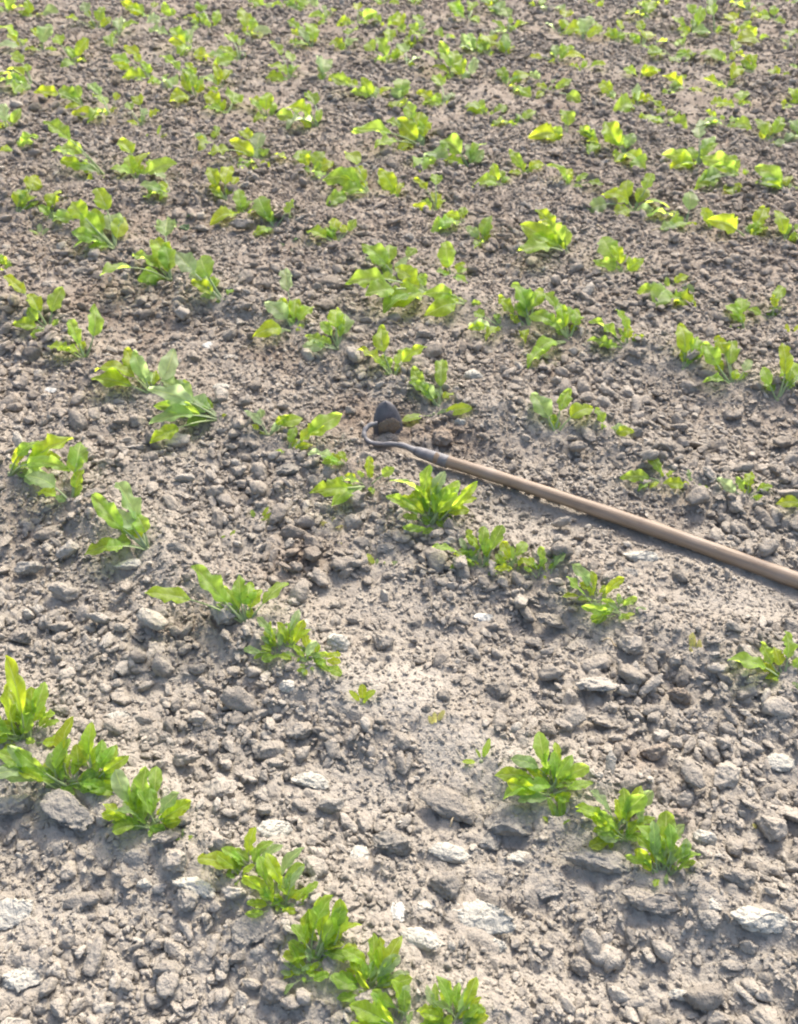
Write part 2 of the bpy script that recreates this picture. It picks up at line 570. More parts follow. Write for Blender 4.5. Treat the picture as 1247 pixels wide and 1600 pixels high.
# notable clods and stones: picked centre, size in pixels (w, h), kind, material, label
P_, G_, W_, B_, S_ = M_PALE, M_GREY, M_WHITE, M_BROWN, M_CLOD
PICKED = [
    (485, 1222, 62, 40, 'slab', P_, 'pale flat clod lying above the rounded grey clod'),
    (430, 1297, 54, 44, 'slab', P_, 'pale angular flat clod right above the front row plants'),
    (515, 1262, 52, 44, 'angular', G_, 'rounded grey clod just below a pale flat clod'),
    (615, 1320, 66, 66, 'angular', G_, 'largest smooth grey lump standing between the two nearest rows'),
    (700, 1337, 72, 36, 'slab', P_, 'long pale slab beside the largest grey lump'),
    (765, 1313, 46, 36, 'slab', G_, 'square flat grey clod beneath the second row crust'),
    (812, 1342, 48, 32, 'slab', P_, 'small pale slab beneath the second row crust'),
    (700, 1388, 66, 44, 'angular', S_, 'brownish wedge clod leaning on the wide crusted slab'),
    (765, 1372, 60, 26, 'slab', S_, 'curved brownish clod behind the wide crusted slab'),
    (748, 1432, 112, 66, 'slab', P_, 'widest pale crusted slab lying flat in the bare strip'),
    (657, 1471, 74, 36, 'slab', P_, 'oval pale pitted clod lying above the last front row plant'),
    (621, 1428, 30, 30, 'slab', W_, 'small white square stone beside an upright grey clod'),
    (660, 1415, 36, 54, 'angular', P_, 'upright pale grey clod beside a small white stone'),
    (768, 1478, 46, 30, 'slab', P_, 'small pale chip at the lower end of the widest slab'),
    (26, 1422, 66, 60, 'slab', P_, 'broad pale clod highest in the bare bottom corner'),
    (36, 1527, 66, 44, 'slab', P_, 'pale flat clod lowest in the bare corner'),
    (214, 1340, 46, 56, 'slab', G_, 'smooth oval grey clod tilted below the small bushy plant'),
    (228, 1383, 28, 24, 'round', P_, 'small pale round clod under the tilted oval clod'),
    (305, 1388, 74, 30, 'slab', P_, 'long pale flake lying over a grey clod'),
    (296, 1412, 52, 36, 'angular', G_, 'grey clod under the long pale flake'),
    (392, 1450, 58, 52, 'slab', G_, 'flat grey clod leaning on the front row ridge'),
    (408, 1488, 36, 52, 'slab', G_, 'pointed grey flake standing against the front row ridge'),
    (430, 1548, 52, 50, 'round', S_, 'round dull clod below the pointed grey flake'),
    (365, 1398, 46, 40, 'angular', S_, 'blocky clod against the stems of the front row'),
    (575, 1560, 50, 60, 'angular', G_, 'big grey clod below the bushy front row plants'),
    (275, 1350, 58, 44, 'angular', S_, 'blocky brown clod above the long pale flake'),
    (80, 612, 22, 16, 'slab', W_, 'bright white stone alone on dark soil'),
    (327, 541, 24, 22, 'slab', W_, 'whitish chip lying between two plant rows'),
    (346, 608, 30, 18, 'slab', P_, 'pale chip above the fallen bunch of leaves'),
    (378, 359, 46, 30, 'angular', G_, 'largest dark grey stone at the foot of a far plant'),
    (315, 361, 30, 30, 'angular', G_, 'smooth grey stone close to the largest dark grey stone'),
    (755, 968, 34, 22, 'slab', W_, 'whitish flat stone on bare soil below the hoe'),
    (718, 662, 22, 34, 'angular', P_, 'sunlit pale lump right behind the hoe neck'),
    (720, 661, 22, 8, 'slab', W_, 'white sliver lying behind the hoe neck'),
    (690, 690, 44, 34, 'crumb', B_, 'dark damp clod behind the hoe socket'),
    (740, 592, 36, 26, 'round', P_, 'smooth pale oval stone among soil behind the hoe'),
    (450, 738, 42, 34, 'angular', G_, 'grey angular lump in front of the broad leaved plant'),
    (1000, 874, 56, 26, 'slab', P_, 'pale flat clod close under the hoe handle'),
    (985, 895, 26, 22, 'slab', G_, 'grey block under the pale flat clod by the handle'),
    (605, 862, 34, 30, 'angular', G_, 'grey facetted clod left of the small weed'),
    (905, 1511, 40, 34, 'round', S_, 'solitary round clod in the smooth bare strip'),
    (1112, 1414, 38, 26, 'slab', P_, 'pale flat clod on top of a clod pair'),
    (1103, 1440, 42, 28, 'round', G_, 'rounded grey clod under a pale flat clod'),
    (1185, 1440, 90, 44, 'slab', P_, 'long pale crusted clod near the frame edge'),
    (1165, 1480, 34, 46, 'angular', S_, 'upright clod below the long pale crusted clod'),
    (1060, 1555, 34, 44, 'angular', P_, 'pale knobbly clod low in the smooth bare strip'),
    (450, 1076, 32, 28, 'round', P_, 'pale round clod beneath the tight leafy pair'),
    (1060, 1090, 44, 42, 'crumb', B_, 'dark brown clod in the hoed strip below the handle'),
    (930, 1075, 70, 48, 'angular', S_, 'large flat brown clod below the wilted sprout'),
    (780, 1085, 52, 40, 'angular', S_, 'blocky clod beside the pale crusted ridge'),
    (1100, 1315, 40, 34, 'round', P_, 'pale round clod right beside the last second row plant'),
    (1060, 1280, 44, 44, 'crumb', B_, 'dark damp clod behind the second row plants'),
    (1215, 1195, 56, 40, 'slab', P_, 'pale clod at the frame edge above a dark hollow'),
    (45, 895, 56, 44, 'angular', G_, 'biggest grey clod of the dark rubble'),
    (205, 885, 48, 26, 'slab', P_, 'pale flat clod below the lone leaning plant'),
    (355, 965, 64, 50, 'angular', G_, 'grey crusted lump under the yellow leaved plant'),
    (225, 1128, 36, 46, 'slab', G_, 'greenish grey flake standing upright in the soil'),
    (185, 1122, 44, 14, 'slab', P_, 'thin pale flake overhanging a dark crack'),
    (700, 1262, 110, 60, 'slab', S_, 'broad crusted clod below the yellow tipped sprout'),
    (800, 1285, 90, 50, 'slab', G_, 'crusted grey clod under the overhanging bushy plant'),
    (930, 1345, 110, 52, 'slab', G_, 'long crusted grey clod beneath the last two second row plants'),
    (1015, 1410, 90, 44, 'slab', S_, 'crusted clod below the last second row plant'),
    (115, 1268, 100, 56, 'slab', G_, 'crusted grey clod under the wide bushy plant'),
    (25, 1262, 70, 60, 'angular', G_, 'grey lump under the plant cut by the frame edge'),
    (345, 1238, 60, 46, 'angular', S_, 'blocky clod with a dark hole, left of the pale flat clod'),
    (290, 1190, 56, 44, 'angular', S_, 'rough clod above the blocky clod with a hole'),
    (260, 1310, 46, 36, 'angular', S_, 'grey brown clod beside the tiny three leaved sprout'),
    (1205, 1300, 60, 52, 'angular', S_, 'heavy clod at the frame edge above the pale crusted one'),
    (1145, 1375, 62, 46, 'angular', S_, 'brown clod leaning against the long pale crusted clod'),
    (845, 1388, 62, 36, 'slab', S_, 'flat brown clod among chips in the bare strip'),
    (1130, 1215, 60, 50, 'angular', S_, 'large clod in the rubble of the hoed strip'),
    (1020, 1180, 56, 44, 'angular', B_, 'brown clod in the rubble of the hoed strip'),
    (935, 1130, 50, 40, 'angular', S_, 'clod standing above the large bushy plant'),
    (600, 1010, 46, 40, 'angular', S_, 'pale brown clod behind the crusted ridge'),
    (530, 1010, 40, 34, 'round', P_, 'pale clod right of the spiky low plant'),
    (420, 1240, 46, 38, 'slab', S_, 'dark sided clod left of the palest flat clod'),
    (470, 1145, 44, 32, 'angular', S_, 'clod at the edge of the smooth hollow'),
    (560, 1345, 40, 40, 'slab', P_, 'pale thin clod left of the largest smooth grey lump'),
    (860, 975, 60, 44, 'angular', S_, 'large rough clod left of the open pair of plants'),
    (985, 1015, 56, 40, 'angular', S_, 'large rough clod below the open pair of plants'),
    (100, 930, 60, 44, 'angular', S_, 'large clod in the dark rubble left of the pale leaf'),
    (35, 1000, 50, 40, 'angular', S_, 'rounded clod above the plant cut by the frame edge'),
]
picked_spec = []
for (px, py, w, h, kind, mat, label) in PICKED:
    p = on_ground(px, py + h * .12)
    rad = max(w / ppm(py) / 2, .006)
    KEEPOUT.append((p.x, p.y, rad * .95))
    picked_spec.append((p, rad, w, h, py, kind, mat, label))


# ------------------------------------------------------------------ plants: base and leaf tips as picked on the photograph
#   row, (base), [(tip) ...], habit: 'b' bushy with small leaves, 'l' long stalked broad leaves, 's' small sprout, 'w' dark weed; words for the label
PL = [
 ('a', (41,1156), [(31,1067),(14,1033),(2,1093),(60,1110),(70,1074),(2,1158),(0,1180),(20,1120),(-20,1110),(48,1095),(-25,1150)], 'b', 'tall dense plant cut by the frame edge'),
 ('a', (103,1228), [(101,1134),(41,1189),(2,1213),(77,1235),(125,1245),(87,1247),(79,1180),(130,1184),(58,1211),(115,1160),(30,1170),(95,1195)], 'b', 'wide bushy plant with many overlapping leaves'),
 ('a', (154,1220), [(168,1158),(144,1172),(190,1192),(135,1148),(156,1182),(144,1233),(175,1175),(178,1215)], 'b', 'narrow upright plant pressed against the wide bushy one'),
 ('a', (231,1290), [(185,1218),(212,1230),(231,1235),(245,1209),(267,1235),(291,1254),(188,1259),(180,1288),(255,1300),(224,1300),(270,1285),(240,1255),(205,1265)], 'b', 'free standing bushy plant with rounded dark lower leaves'),
 ('a', (286,1319), [(274,1309),(286,1300),(298,1309)], 's', 'tiny three leaved sprout'),
 ('a', (388,1368), [(320,1332),(356,1340),(392,1308),(420,1324),(364,1360),(396,1380),(378,1335)], 'b', 'plant stretching one pale leaf sideways over the soil'),
 ('a', (442,1412), [(396,1368),(420,1348),(440,1360),(476,1340),(482,1364),(480,1380),(400,1420),(436,1432),(476,1400),(455,1375),(425,1380)], 'b', 'spreading plant with a yellow green heart'),
 ('a', (500,1492), [(508,1404),(480,1428),(541,1412),(549,1448),(460,1450),(525,1465),(495,1440),(465,1465),(530,1440)], 'b', 'tallest bushy plant with broad upright leaves'),
 ('a', (482,1522), [(456,1541),(462,1504),(458,1476),(500,1505),(475,1490),(505,1530)], 'b', 'low plant under the tallest bushy one'),
 ('a', (577,1545), [(516,1520),(525,1496),(581,1476),(605,1472),(625,1496),(565,1492),(532,1540),(629,1528),(600,1516),(548,1510),(590,1500)], 'b', 'spreading plant with large oval leaves'),
 ('a', (633,1602), [(556,1560),(620,1540),(653,1560),(580,1585),(600,1560),(640,1570)], 'b', 'plant with one big dark leaf in the middle'),
 ('a', (705,1604), [(689,1536),(737,1540),(745,1576),(669,1560),(761,1596),(709,1556),(655,1590),(725,1570)], 'b', 'upright plant standing at the bottom edge'),

 ('b', (15,742), [(41,696),(100,734),(85,714),(67,729),(79,750),(103,688),(54,693),(60,712)], 'l', 'plant with arching yellow leaves'),
 ('b', (113,788), [(123,718),(126,696),(62,768),(51,744),(126,760)], 'l', 'thin plant with a cupped pale leaf'),
 ('b', (232,860), [(187,760),(151,778),(213,806),(141,865),(185,801),(175,845)], 'l', 'lone leaning plant with one bluish leaf'),
 ('b', (385,975), [(310,890),(375,905),(350,920),(440,912),(240,932),(345,945),(405,925),(392,915)], 'l', 'broad yellow leaved plant on a grey crusted lump'),
 ('b', (440,1018), [(410,970),(418,985),(465,965),(450,975),(410,1030),(475,990),(440,985),(425,1000)], 'b', 'tight leafy plant beside the broad yellow leaved one'),
 ('b', (482,1038), [(450,1025),(468,1000),(500,1000),(520,1025),(505,1050),(488,1010),(462,1042),(515,1040)], 'b', 'spiky low plant at the end of a crusted ridge'),
 ('b', (566,1103), [(550,1084),(566,1076),(582,1084),(573,1090)], 's', 'tiny star shaped sprout on pale crust'),
 ('b', (683,1135), [(673,1122),(692,1115),(680,1117)], 's', 'faint yellowish sprout on pale crust'),
 ('b', (752,1192), [(744,1172),(764,1157),(725,1190),(756,1168)], 's', 'small yellow tipped sprout before the leafy clump'),
 ('b', (862,1236), [(839,1159),(862,1168),(894,1182),(807,1191),(787,1220),(800,1241),(925,1218),(853,1190),(894,1205),(912,1200),(816,1216),(875,1195),(850,1210),(905,1228)], 'b', 'large bushy plant with leaves hanging to one side'),
 ('b', (871,1293), [(857,1250),(875,1248),(850,1277),(889,1282),(866,1262)], 's', 'small stalky plant below the large bushy one'),
 ('b', (971,1307), [(935,1245),(966,1241),(1016,1245),(935,1268),(925,1295),(998,1282),(912,1264),(966,1312),(985,1262),(952,1262),(1000,1300)], 'b', 'bushy plant with a long leaf pointing backwards'),
 ('b', (1035,1360), [(1030,1282),(1046,1291),(994,1305),(1007,1341),(1080,1327),(1053,1309),(1021,1305),(1071,1341),(1010,1320),(1040,1325)], 'b', 'bushy plant with fine curled leaves'),

 ('c', (77,516), [(13,439),(26,506),(46,483),(95,454),(49,462),(51,526),(90,500)], 'l', 'loose plant with drooping yellow leaf'),
 ('c', (133,563), [(146,483),(80,540),(110,503),(123,534),(100,545)], 'l', 'plant with one leaf raised diagonally'),
 ('c', (239,617), [(151,590),(159,572),(210,552),(268,550),(200,548),(221,583)], 'l', 'sprawling plant with a flat yellow leaf'),
 ('c', (344,655), [(259,596),(244,610),(246,655),(244,688),(282,603),(251,634),(295,660),(300,625),(352,648)], 'l', 'fallen bunch of leaves lying across the soil'),
 ('c', (420,682), [(387,644),(396,665),(467,655),(408,641),(449,652),(440,660)], 'l', 'plant with curled yellow leaf tips'),
 ('c', (451,708), [(526,652),(461,670),(431,705),(484,695),(500,668)], 'l', 'plant with one broad leaf held out flat'),
 ('c', (542,728), [(487,708),(531,706),(508,721),(515,712)], 'l', 'low plant with leaf laid on a clod'),
 ('c', (576,760), [(495,766),(526,782),(541,744),(579,734),(577,716),(613,734),(582,770),(530,752),(560,738)], 'l', 'wide plant with cupped yellow leaf'),
 ('c', (677,820), [(610,779),(626,753),(648,763),(680,737),(709,760),(737,758),(732,785),(655,805),(693,772),(639,789),(671,755),(712,798),(661,745),(719,772),(687,790),(700,745),(665,780),(645,775)], 'b', 'dense rosette close under the hoe socket'),
 ('c', (748,884), [(693,859),(729,837),(773,824),(754,846),(719,869),(745,850),(735,855)], 'b', 'plant with a pale leaf pointing sideways, under the handle'),
 ('c', (796,890), [(777,849),(825,849),(770,882),(802,852),(809,869),(785,862)], 'b', 'short plant between two similar small ones, under the handle'),
 ('c', (847,897), [(818,882),(841,860),(873,863),(863,878),(835,878),(857,870)], 'b', 'small plant at the end of a trio under the handle'),
 ('c', (929,940), [(889,900),(919,900),(964,903),(904,918),(940,915)], 'b', 'upper plant of an open pair under the handle'),
 ('c', (964,957), [(909,950),(934,970),(983,970),(944,940),(925,958)], 'b', 'lower plant of an open pair under the handle'),
 ('c', (1086,1024), [(1083,996),(1092,1005),(1079,1014)], 's', 'faint wilted sprout on bare soil'),
 ('c', (1224,1062), [(1149,1030),(1194,1008),(1229,993),(1200,1058),(1252,1030),(1250,1080),(1189,1040),(1212,1015)], 'l', 'bright plant cut by the frame edge below the handle'),

 ('d', (12,425), [(-8,396),(2,400),(-12,425),(14,408)], 'l', 'plant cut by the frame edge'),
 ('d', (180,389), [(154,303),(118,323),(118,362),(133,334),(192,344),(164,334),(121,382)], 'l', 'big plant with one bright and several whitish leaves'),
 ('d', (267,434), [(213,400),(241,373),(262,350),(167,429),(221,433),(257,385)], 'l', 'broad leaved plant with a pale leaf on the ground'),
 ('d', (350,472), [(282,403),(315,405),(363,452),(318,462),(325,434),(338,470),(300,430)], 'l', 'yellow fan of leaves beside the broad leaved plant'),
 ('d', (459,518), [(446,428),(438,467),(487,481),(405,521),(418,475),(474,508),(462,470)], 'l', 'plant with a tall upright leaf'),
 ('d', (528,546), [(526,486),(482,526),(503,505),(540,493),(477,541)], 'l', 'plant with a pale round leaf on a stalk'),
 ('d', (615,592), [(565,547),(597,513),(661,545),(632,548),(590,565)], 'l', 'spreading plant straight behind the hoe blade'),
 ('d', (686,637), [(649,578),(689,563),(674,612),(662,600),(705,615)], 'l', 'upright plant just behind the hoe neck'),
 ('d', (678,648), [(633,656),(732,638),(700,640)], 's', 'flat thin leaves at the foot of the upright plant'),
 ('d', (869,677), [(834,618),(852,630),(889,613),(921,638),(862,650)], 'l', 'plant with ruffled yellow leaf'),
 ('d', (949,680), [(976,665),(934,640),(986,673),(941,668)], 'l', 'low plant with single arched yellow leaf'),
 ('d', (1035,752), [(978,745),(1015,714),(1050,736),(1001,762),(1026,722)], 'l', 'wavy plant with bright crown and whitish side leaves'),
 ('d', (1083,757), [(1042,754),(1106,764),(1076,736)], 'l', 'flat pale plant between two brighter ones'),
 ('d', (1166,780), [(1125,750),(1171,740),(1204,760),(1194,780),(1152,748)], 'l', 'small plant with hooked leaf'),
 ('d', (1265,795), [(1218,788),(1235,780),(1262,770)], 'l', 'pale plant entering at the frame edge'),

 ('e', (23,327), [(54,279),(41,298),(59,313)], 'l', ''),
 ('e', (80,345), [(90,298),(62,323),(112,343),(103,329)], 'l', ''),
 ('e', (64,372), [(50,362),(74,360),(62,354)], 's', 'pale low sprout'),
 ('e', (285,350), [(270,347),(298,336),(292,356)], 'w', 'dark flat weed'),
 ('e', (354,312), [(328,262),(359,262),(333,300),(368,280)], 'l', ''),
 ('e', (384,338), [(374,298),(352,331),(336,342),(404,326),(390,313)], 'l', ''),
 ('e', (429,356), [(405,309),(456,316),(398,366),(420,339),(415,323)], 'l', ''),
 ('e', (452,387), [(439,383),(463,375),(461,392)], 'w', 'dark curled weed'),
 ('e', (523,377), [(510,357),(484,359),(554,347),(525,345),(518,359)], 'l', ''),
 ('e', (615,432), [(570,388),(610,383),(647,392),(595,408)], 'l', ''),
 ('e', (668,456), [(554,440),(580,460),(605,478),(622,420),(655,428),(630,445),(598,432)], 'l', 'broad sprawling plant'),
 ('e', (705,432), [(697,381),(682,426),(725,413),(728,442),(692,404)], 'l', ''),
 ('e', (728,474), [(669,460),(674,487),(689,470),(750,475),(717,465)], 'l', ''),
 ('e', (784,508), [(744,490),(736,513),(774,491),(761,526)], 'l', ''),
 ('e', (828,510), [(784,465),(805,445),(845,454),(800,493),(825,454),(820,528)], 'l', 'largest plant'),
 ('e', (889,528), [(853,463),(899,485),(833,493),(830,565),(858,500),(902,508),(878,480)], 'l', 'plant with one leaf bowed to the ground'),
 ('e', (978,546), [(928,503),(965,488),(1003,526),(968,516),(925,531)], 'l', ''),
 ('e', (1068,574), [(1063,509),(1091,529),(1096,549),(1071,539)], 'l', ''),
 ('e', (1145,602), [(1104,539),(1145,537),(1170,565),(1107,593),(1122,531)], 'l', ''),
 ('e', (1217,618), [(1194,578),(1222,543),(1252,585),(1237,566),(1199,596)], 'l', ''),

 ('f', (10,207), [(5,166),(30,172),(18,185),(-8,190)], 'l', ''),
 ('f', (27,234), [(56,214),(3,234),(38,216)], 'l', ''),
 ('f', (166,277), [(77,198),(88,239),(100,254),(136,284),(103,228)], 'l', 'long fallen stalk'),
 ('f', (216,284), [(190,226),(178,264),(228,239),(269,256),(240,255),(203,244)], 'l', ''),
 ('f', (266,305), [(223,288),(228,310),(246,272),(250,285)], 'l', ''),
 ('f', (408,252), [(379,206),(334,239),(364,221),(408,211),(443,247),(377,264),(415,266),(420,234)], 'l', 'widest plant'),
 ('f', (487,269), [(475,242),(502,244),(502,279),(514,256),(472,265)], 'l', ''),
 ('f', (577,302), [(546,239),(513,280),(516,318),(525,268),(559,262),(535,300)], 'l', 'full plant'),
 ('f', (620,313), [(595,268),(628,287),(612,290)], 'l', ''),
 ('f', (682,331), [(649,285),(682,278),(649,321),(694,313)], 'l', ''),
 ('f', (725,348), [(680,356),(723,324),(697,336)], 'l', ''),
 ('f', (753,382), [(730,355),(766,341),(764,364),(741,387)], 'l', ''),
 ('f', (888,398), [(823,352),(843,332),(818,390),(841,367),(860,364),(848,345)], 'l', 'big plant'),
 ('f', (973,428), [(943,373),(960,383),(1003,406),(930,410),(983,403)], 'l', ''),
 ('f', (1045,454), [(1000,460),(1022,479),(1042,434),(1073,432),(1083,482),(1083,460),(1015,450)], 'l', 'plant with pale frilly side leaves'),
 ('f', (1163,518), [(1138,478),(1160,468),(1142,511),(1155,490)], 'l', ''),
 ('f', (1204,505), [(1222,450),(1207,465),(1219,480),(1174,483)], 'l', ''),
 ('f', (1236,525), [(1222,516),(1247,511),(1230,510)], 's', ''),

 ('g', (130,166), [(62,144),(95,138),(118,137),(105,167)], 'l', ''),
 ('g', (172,182), [(140,133),(150,150),(158,172),(182,148),(118,177)], 'l', ''),
 ('g', (221,197), [(213,152),(201,164),(246,174),(201,190),(228,172)], 'l', ''),
 ('g', (246,218), [(258,211),(232,212),(250,200)], 's', ''),
 ('g', (330,224), [(310,212),(337,203),(316,234)], 'l', ''),
 ('g', (345,142), [(358,111),(316,120),(323,140),(335,103)], 'l', ''),
 ('g', (354,180), [(323,146),(364,140),(323,167),(345,160)], 'l', ''),
 ('g', (418,187), [(395,152),(422,147),(398,189),(428,160)], 'l', ''),
 ('g', (497,200), [(454,167),(482,149),(436,182),(452,197),(476,168)], 'l', ''),
 ('g', (662,230), [(640,168),(563,205),(593,227),(657,180),(608,193),(625,188),(645,200),(668,190)], 'l', 'tallest plant'),
 ('g', (673,240), [(661,262),(692,252)], 'l', 'low dark leaves'),
 ('g', (733,264), [(692,219),(697,249),(730,226),(743,246),(755,224)], 'l', ''),
 ('g', (784,292), [(772,257),(796,277),(746,287)], 'l', ''),
 ('g', (818,274), [(798,237),(848,257),(798,269),(830,262)], 'l', ''),
 ('g', (892,295), [(862,257),(889,265),(917,273),(938,290),(880,275)], 'l', ''),
 ('g', (989,331), [(925,326),(948,303),(981,286),(1016,275),(1039,318),(961,336)], 'l', 'plant with long stalks'),
 ('g', (1071,351), [(1078,301),(1020,329),(1035,359),(1051,332),(1093,352)], 'l', 'plant with round bright leaf'),
 ('g', (1112,364), [(1099,327),(1104,345)], 'l', ''),
 ('g', (1168,374), [(1117,344),(1193,327),(1196,354),(1175,350)], 'l', ''),
 ('g', (1227,382), [(1215,332),(1252,352),(1225,352),(1245,369)], 'l', ''),

 ('h', (51,135), [(23,88),(3,115),(1,130),(23,146),(41,103),(15,105)], 'l', ''),
 ('h', (237,123), [(198,78),(178,95),(196,120),(221,98),(232,104)], 'l', ''),
 ('h', (257,130), [(237,126),(269,138),(262,118)], 'l', ''),
 ('h', (305,153), [(257,90),(293,101),(270,156),(287,115),(320,121)], 'l', ''),
 ('h', (374,97), [(356,57),(376,65),(331,87),(344,77),(312,87)], 'l', ''),
 ('h', (454,128), [(425,72),(449,85),(418,120),(466,103),(425,101)], 'l', ''),
 ('h', (505,130), [(505,98),(498,110),(527,123)], 'l', ''),
 ('h', (590,156), [(541,131),(567,124),(587,137),(521,121),(610,137)], 'l', ''),
 ('h', (628,161), [(630,129),(615,144),(620,168)], 'l', ''),
 ('h', (694,166), [(679,121),(709,146),(656,144),(679,149),(664,161)], 'l', ''),
 ('h', (764,182), [(736,169),(786,167),(750,162)], 'l', ''),
 ('h', (810,197), [(835,175),(772,192),(810,178),(795,195)], 'l', ''),
 ('h', (884,215), [(879,172),(836,210),(864,203),(855,218)], 'l', ''),
 ('h', (938,228), [(910,198),(921,238),(905,205)], 'l', ''),
 ('h', (976,241), [(948,193),(1004,264),(991,211),(963,251)], 'l', ''),
 ('h', (1091,259), [(1043,241),(1078,232),(1119,226),(1048,264),(1091,203),(1111,214)], 'l', ''),
 ('h', (1158,277), [(1120,259),(1094,290),(1099,250),(1137,268),(1148,302),(1142,244),(1168,266)], 'l', ''),
 ('h', (1230,302), [(1184,265),(1189,282),(1234,275),(1249,293),(1210,293)], 'l', ''),

 ('i', (38,76), [(3,39),(1,71),(18,49),(33,60)], 'l', ''),
 ('i', (67,82), [(51,47),(79,42),(87,77),(42,76)], 'l', ''),
 ('i', (118,100), [(92,60),(98,102),(133,95),(135,62),(110,84)], 'l', ''),
 ('i', (154,48), [(133,8),(108,26),(136,21),(159,11),(171,28),(142,46)], 'l', ''),
 ('i', (185,58), [(185,31),(212,36),(177,76),(179,48)], 'l', ''),
 ('i', (300,79), [(239,49),(269,44),(297,47),(282,57),(278,87),(318,92)], 'l', ''),
 ('i', (384,56), [(377,16),(397,29),(404,61),(381,41),(420,51)], 'l', ''),
 ('i', (487,76), [(467,44),(454,66),(452,36),(479,36)], 'l', ''),
 ('i', (538,84), [(523,65),(551,54),(535,70)], 'l', ''),
 ('i', (608,102), [(575,67),(585,94),(608,85),(628,78),(590,60)], 'l', ''),
 ('i', (635,107), [(625,76),(654,93)], 'l', ''),
 ('i', (707,123), [(664,83),(689,72),(707,83),(695,120)], 'l', ''),
 ('i', (728,128), [(723,98),(740,98),(712,110)], 'l', ''),
 ('i', (792,138), [(777,108),(825,116),(810,119),(827,146)], 'l', ''),
 ('i', (859,146), [(831,116),(891,126),(839,153),(902,156),(866,126)], 'l', ''),
 ('i', (963,161), [(938,129),(955,142),(948,159)], 'l', ''),
 ('i', (996,169), [(996,139),(1016,154),(984,159),(971,171)], 'l', ''),
 ('i', (1042,187), [(1023,162),(1015,192),(1052,175),(1065,194)], 'l', ''),
 ('i', (1071,141), [(1040,119),(1066,119),(1038,146),(1093,144)], 'l', ''),
 ('i', (1135,141), [(1125,131),(1102,124),(1155,106)], 'l', ''),
 ('i', (1153,169), [(1120,162),(1160,147),(1170,164)], 'l', ''),
 ('i', (1132,199), [(1105,175),(1150,183),(1092,197),(1127,183),(1168,197)], 'l', ''),
 ('i', (1200,224), [(1221,183),(1189,205),(1224,228),(1184,188)], 'l', ''),
 ('i', (1240,167), [(1236,142),(1225,169),(1252,148)], 'l', ''),
 ('i', (1246,217), [(1238,193),(1252,198),(1230,218)], 'l', ''),

 ('k', (743,84), [(723,54),(721,72),(733,54),(758,57)], 'l', ''),
 ('k', (766,89), [(756,60),(771,82),(748,74)], 'l', ''),
 ('k', (792,89), [(780,65),(789,54),(802,72)], 'l', ''),
 ('k', (871,100), [(831,90),(866,72),(894,75),(907,87)], 'l', ''),
 ('k', (910,112), [(895,103),(938,103),(914,98)], 'l', ''),
 ('k', (999,123), [(981,108),(1011,106),(1024,110)], 'l', ''),
 ('k', (1050,89), [(1020,85),(1065,97),(1080,87)], 'l', ''),
 ('k', (1137,102), [(1102,82),(1147,65),(1122,83)], 'l', ''),
 ('k', (1178,115), [(1175,85),(1153,83),(1148,110),(1160,95)], 'l', ''),
 ('k', (1217,123), [(1212,108),(1232,118),(1203,112)], 'l', ''),
 ('k', (1247,116), [(1238,103),(1254,104)], 'l', ''),
 ('k', (10,22), [(5,1),(30,12),(20,-3),(-8,12)], 'l', ''),
 ('k', (51,30), [(44,6),(34,20),(64,23),(82,20)], 'l', ''),
 ('k', (231,28), [(193,3),(213,8),(243,6),(221,28)], 'l', ''),
 ('k', (272,33), [(255,6),(234,33),(292,28),(265,18)], 'l', ''),
 ('k', (316,42), [(308,6),(296,23),(301,46),(322,24)], 'l', ''),
 ('k', (333,46), [(313,11),(315,31),(340,18)], 'l', ''),
 ('k', (513,33), [(487,1),(498,37),(505,11),(488,23),(522,16)], 'l', ''),
 ('k', (559,40), [(536,36),(559,13),(571,36),(582,24)], 'l', ''),
 ('k', (602,43), [(580,26),(615,36),(607,60),(620,24)], 'l', ''),
 ('k', (635,53), [(628,29),(621,46),(640,68)], 'l', ''),
 ('k', (658,58), [(651,31),(666,49),(644,41)], 'l', ''),
 ('k', (694,61), [(687,47),(707,59)], 'l', ''),
 ('k', (730,33), [(735,8),(713,20),(743,33),(708,8)], 'l', ''),
 ('k', (794,53), [(789,16),(772,34),(767,53),(820,34),(801,40)], 'l', ''),
 ('k', (871,53), [(857,39),(889,39),(882,24),(902,46)], 'l', ''),
 ('k', (910,64), [(922,34),(935,47),(905,47)], 'l', ''),
 ('k', (938,58), [(932,39),(950,54)], 'l', ''),
 ('k', (965,69), [(951,46),(965,34),(980,52)], 'l', ''),
 ('k', (1004,74), [(999,42),(989,56),(1014,76)], 'l', ''),
 ('k', (1014,33), [(1009,8),(1002,20),(987,20)], 'l', ''),
 ('k', (1081,56), [(1053,29),(1076,11),(1066,39),(1096,13)], 'l', ''),
 ('k', (1117,56), [(1114,3),(1089,46),(1129,42)], 'l', ''),
 ('k', (1150,58), [(1140,29),(1150,44),(1164,54)], 'l', ''),
 ('k', (1184,66), [(1168,39),(1198,59),(1161,62)], 'l', ''),
 ('k', (1209,33), [(1182,26),(1207,13),(1222,35)], 'l', ''),
 ('k', (1232,79), [(1223,65),(1242,54)], 'l', ''),
 ('k', (1068,76), [(1068,54),(1030,67)], 'l', ''),
 ('m', (422,17), [(393,1),(427,6),(438,8)], 'l', ''),
 ('m', (464,20), [(450,3),(480,6),(474,-3)], 'l', ''),
 ('m', (600,8), [(583,-1),(618,5),(606,-6)], 'l', ''),
 ('m', (649,10), [(640,-2),(656,-1)], 'l', ''),
 ('m', (774,12), [(757,1),(781,20),(770,-3)], 'l', ''),
 ('m', (843,15), [(828,3),(858,13),(879,15),(848,-2)], 'l', ''),
 ('m', (930,14), [(924,-1),(940,3)], 'l', ''),
 ('m', (1035,10), [(1044,-1),(1017,8)], 'l', ''),
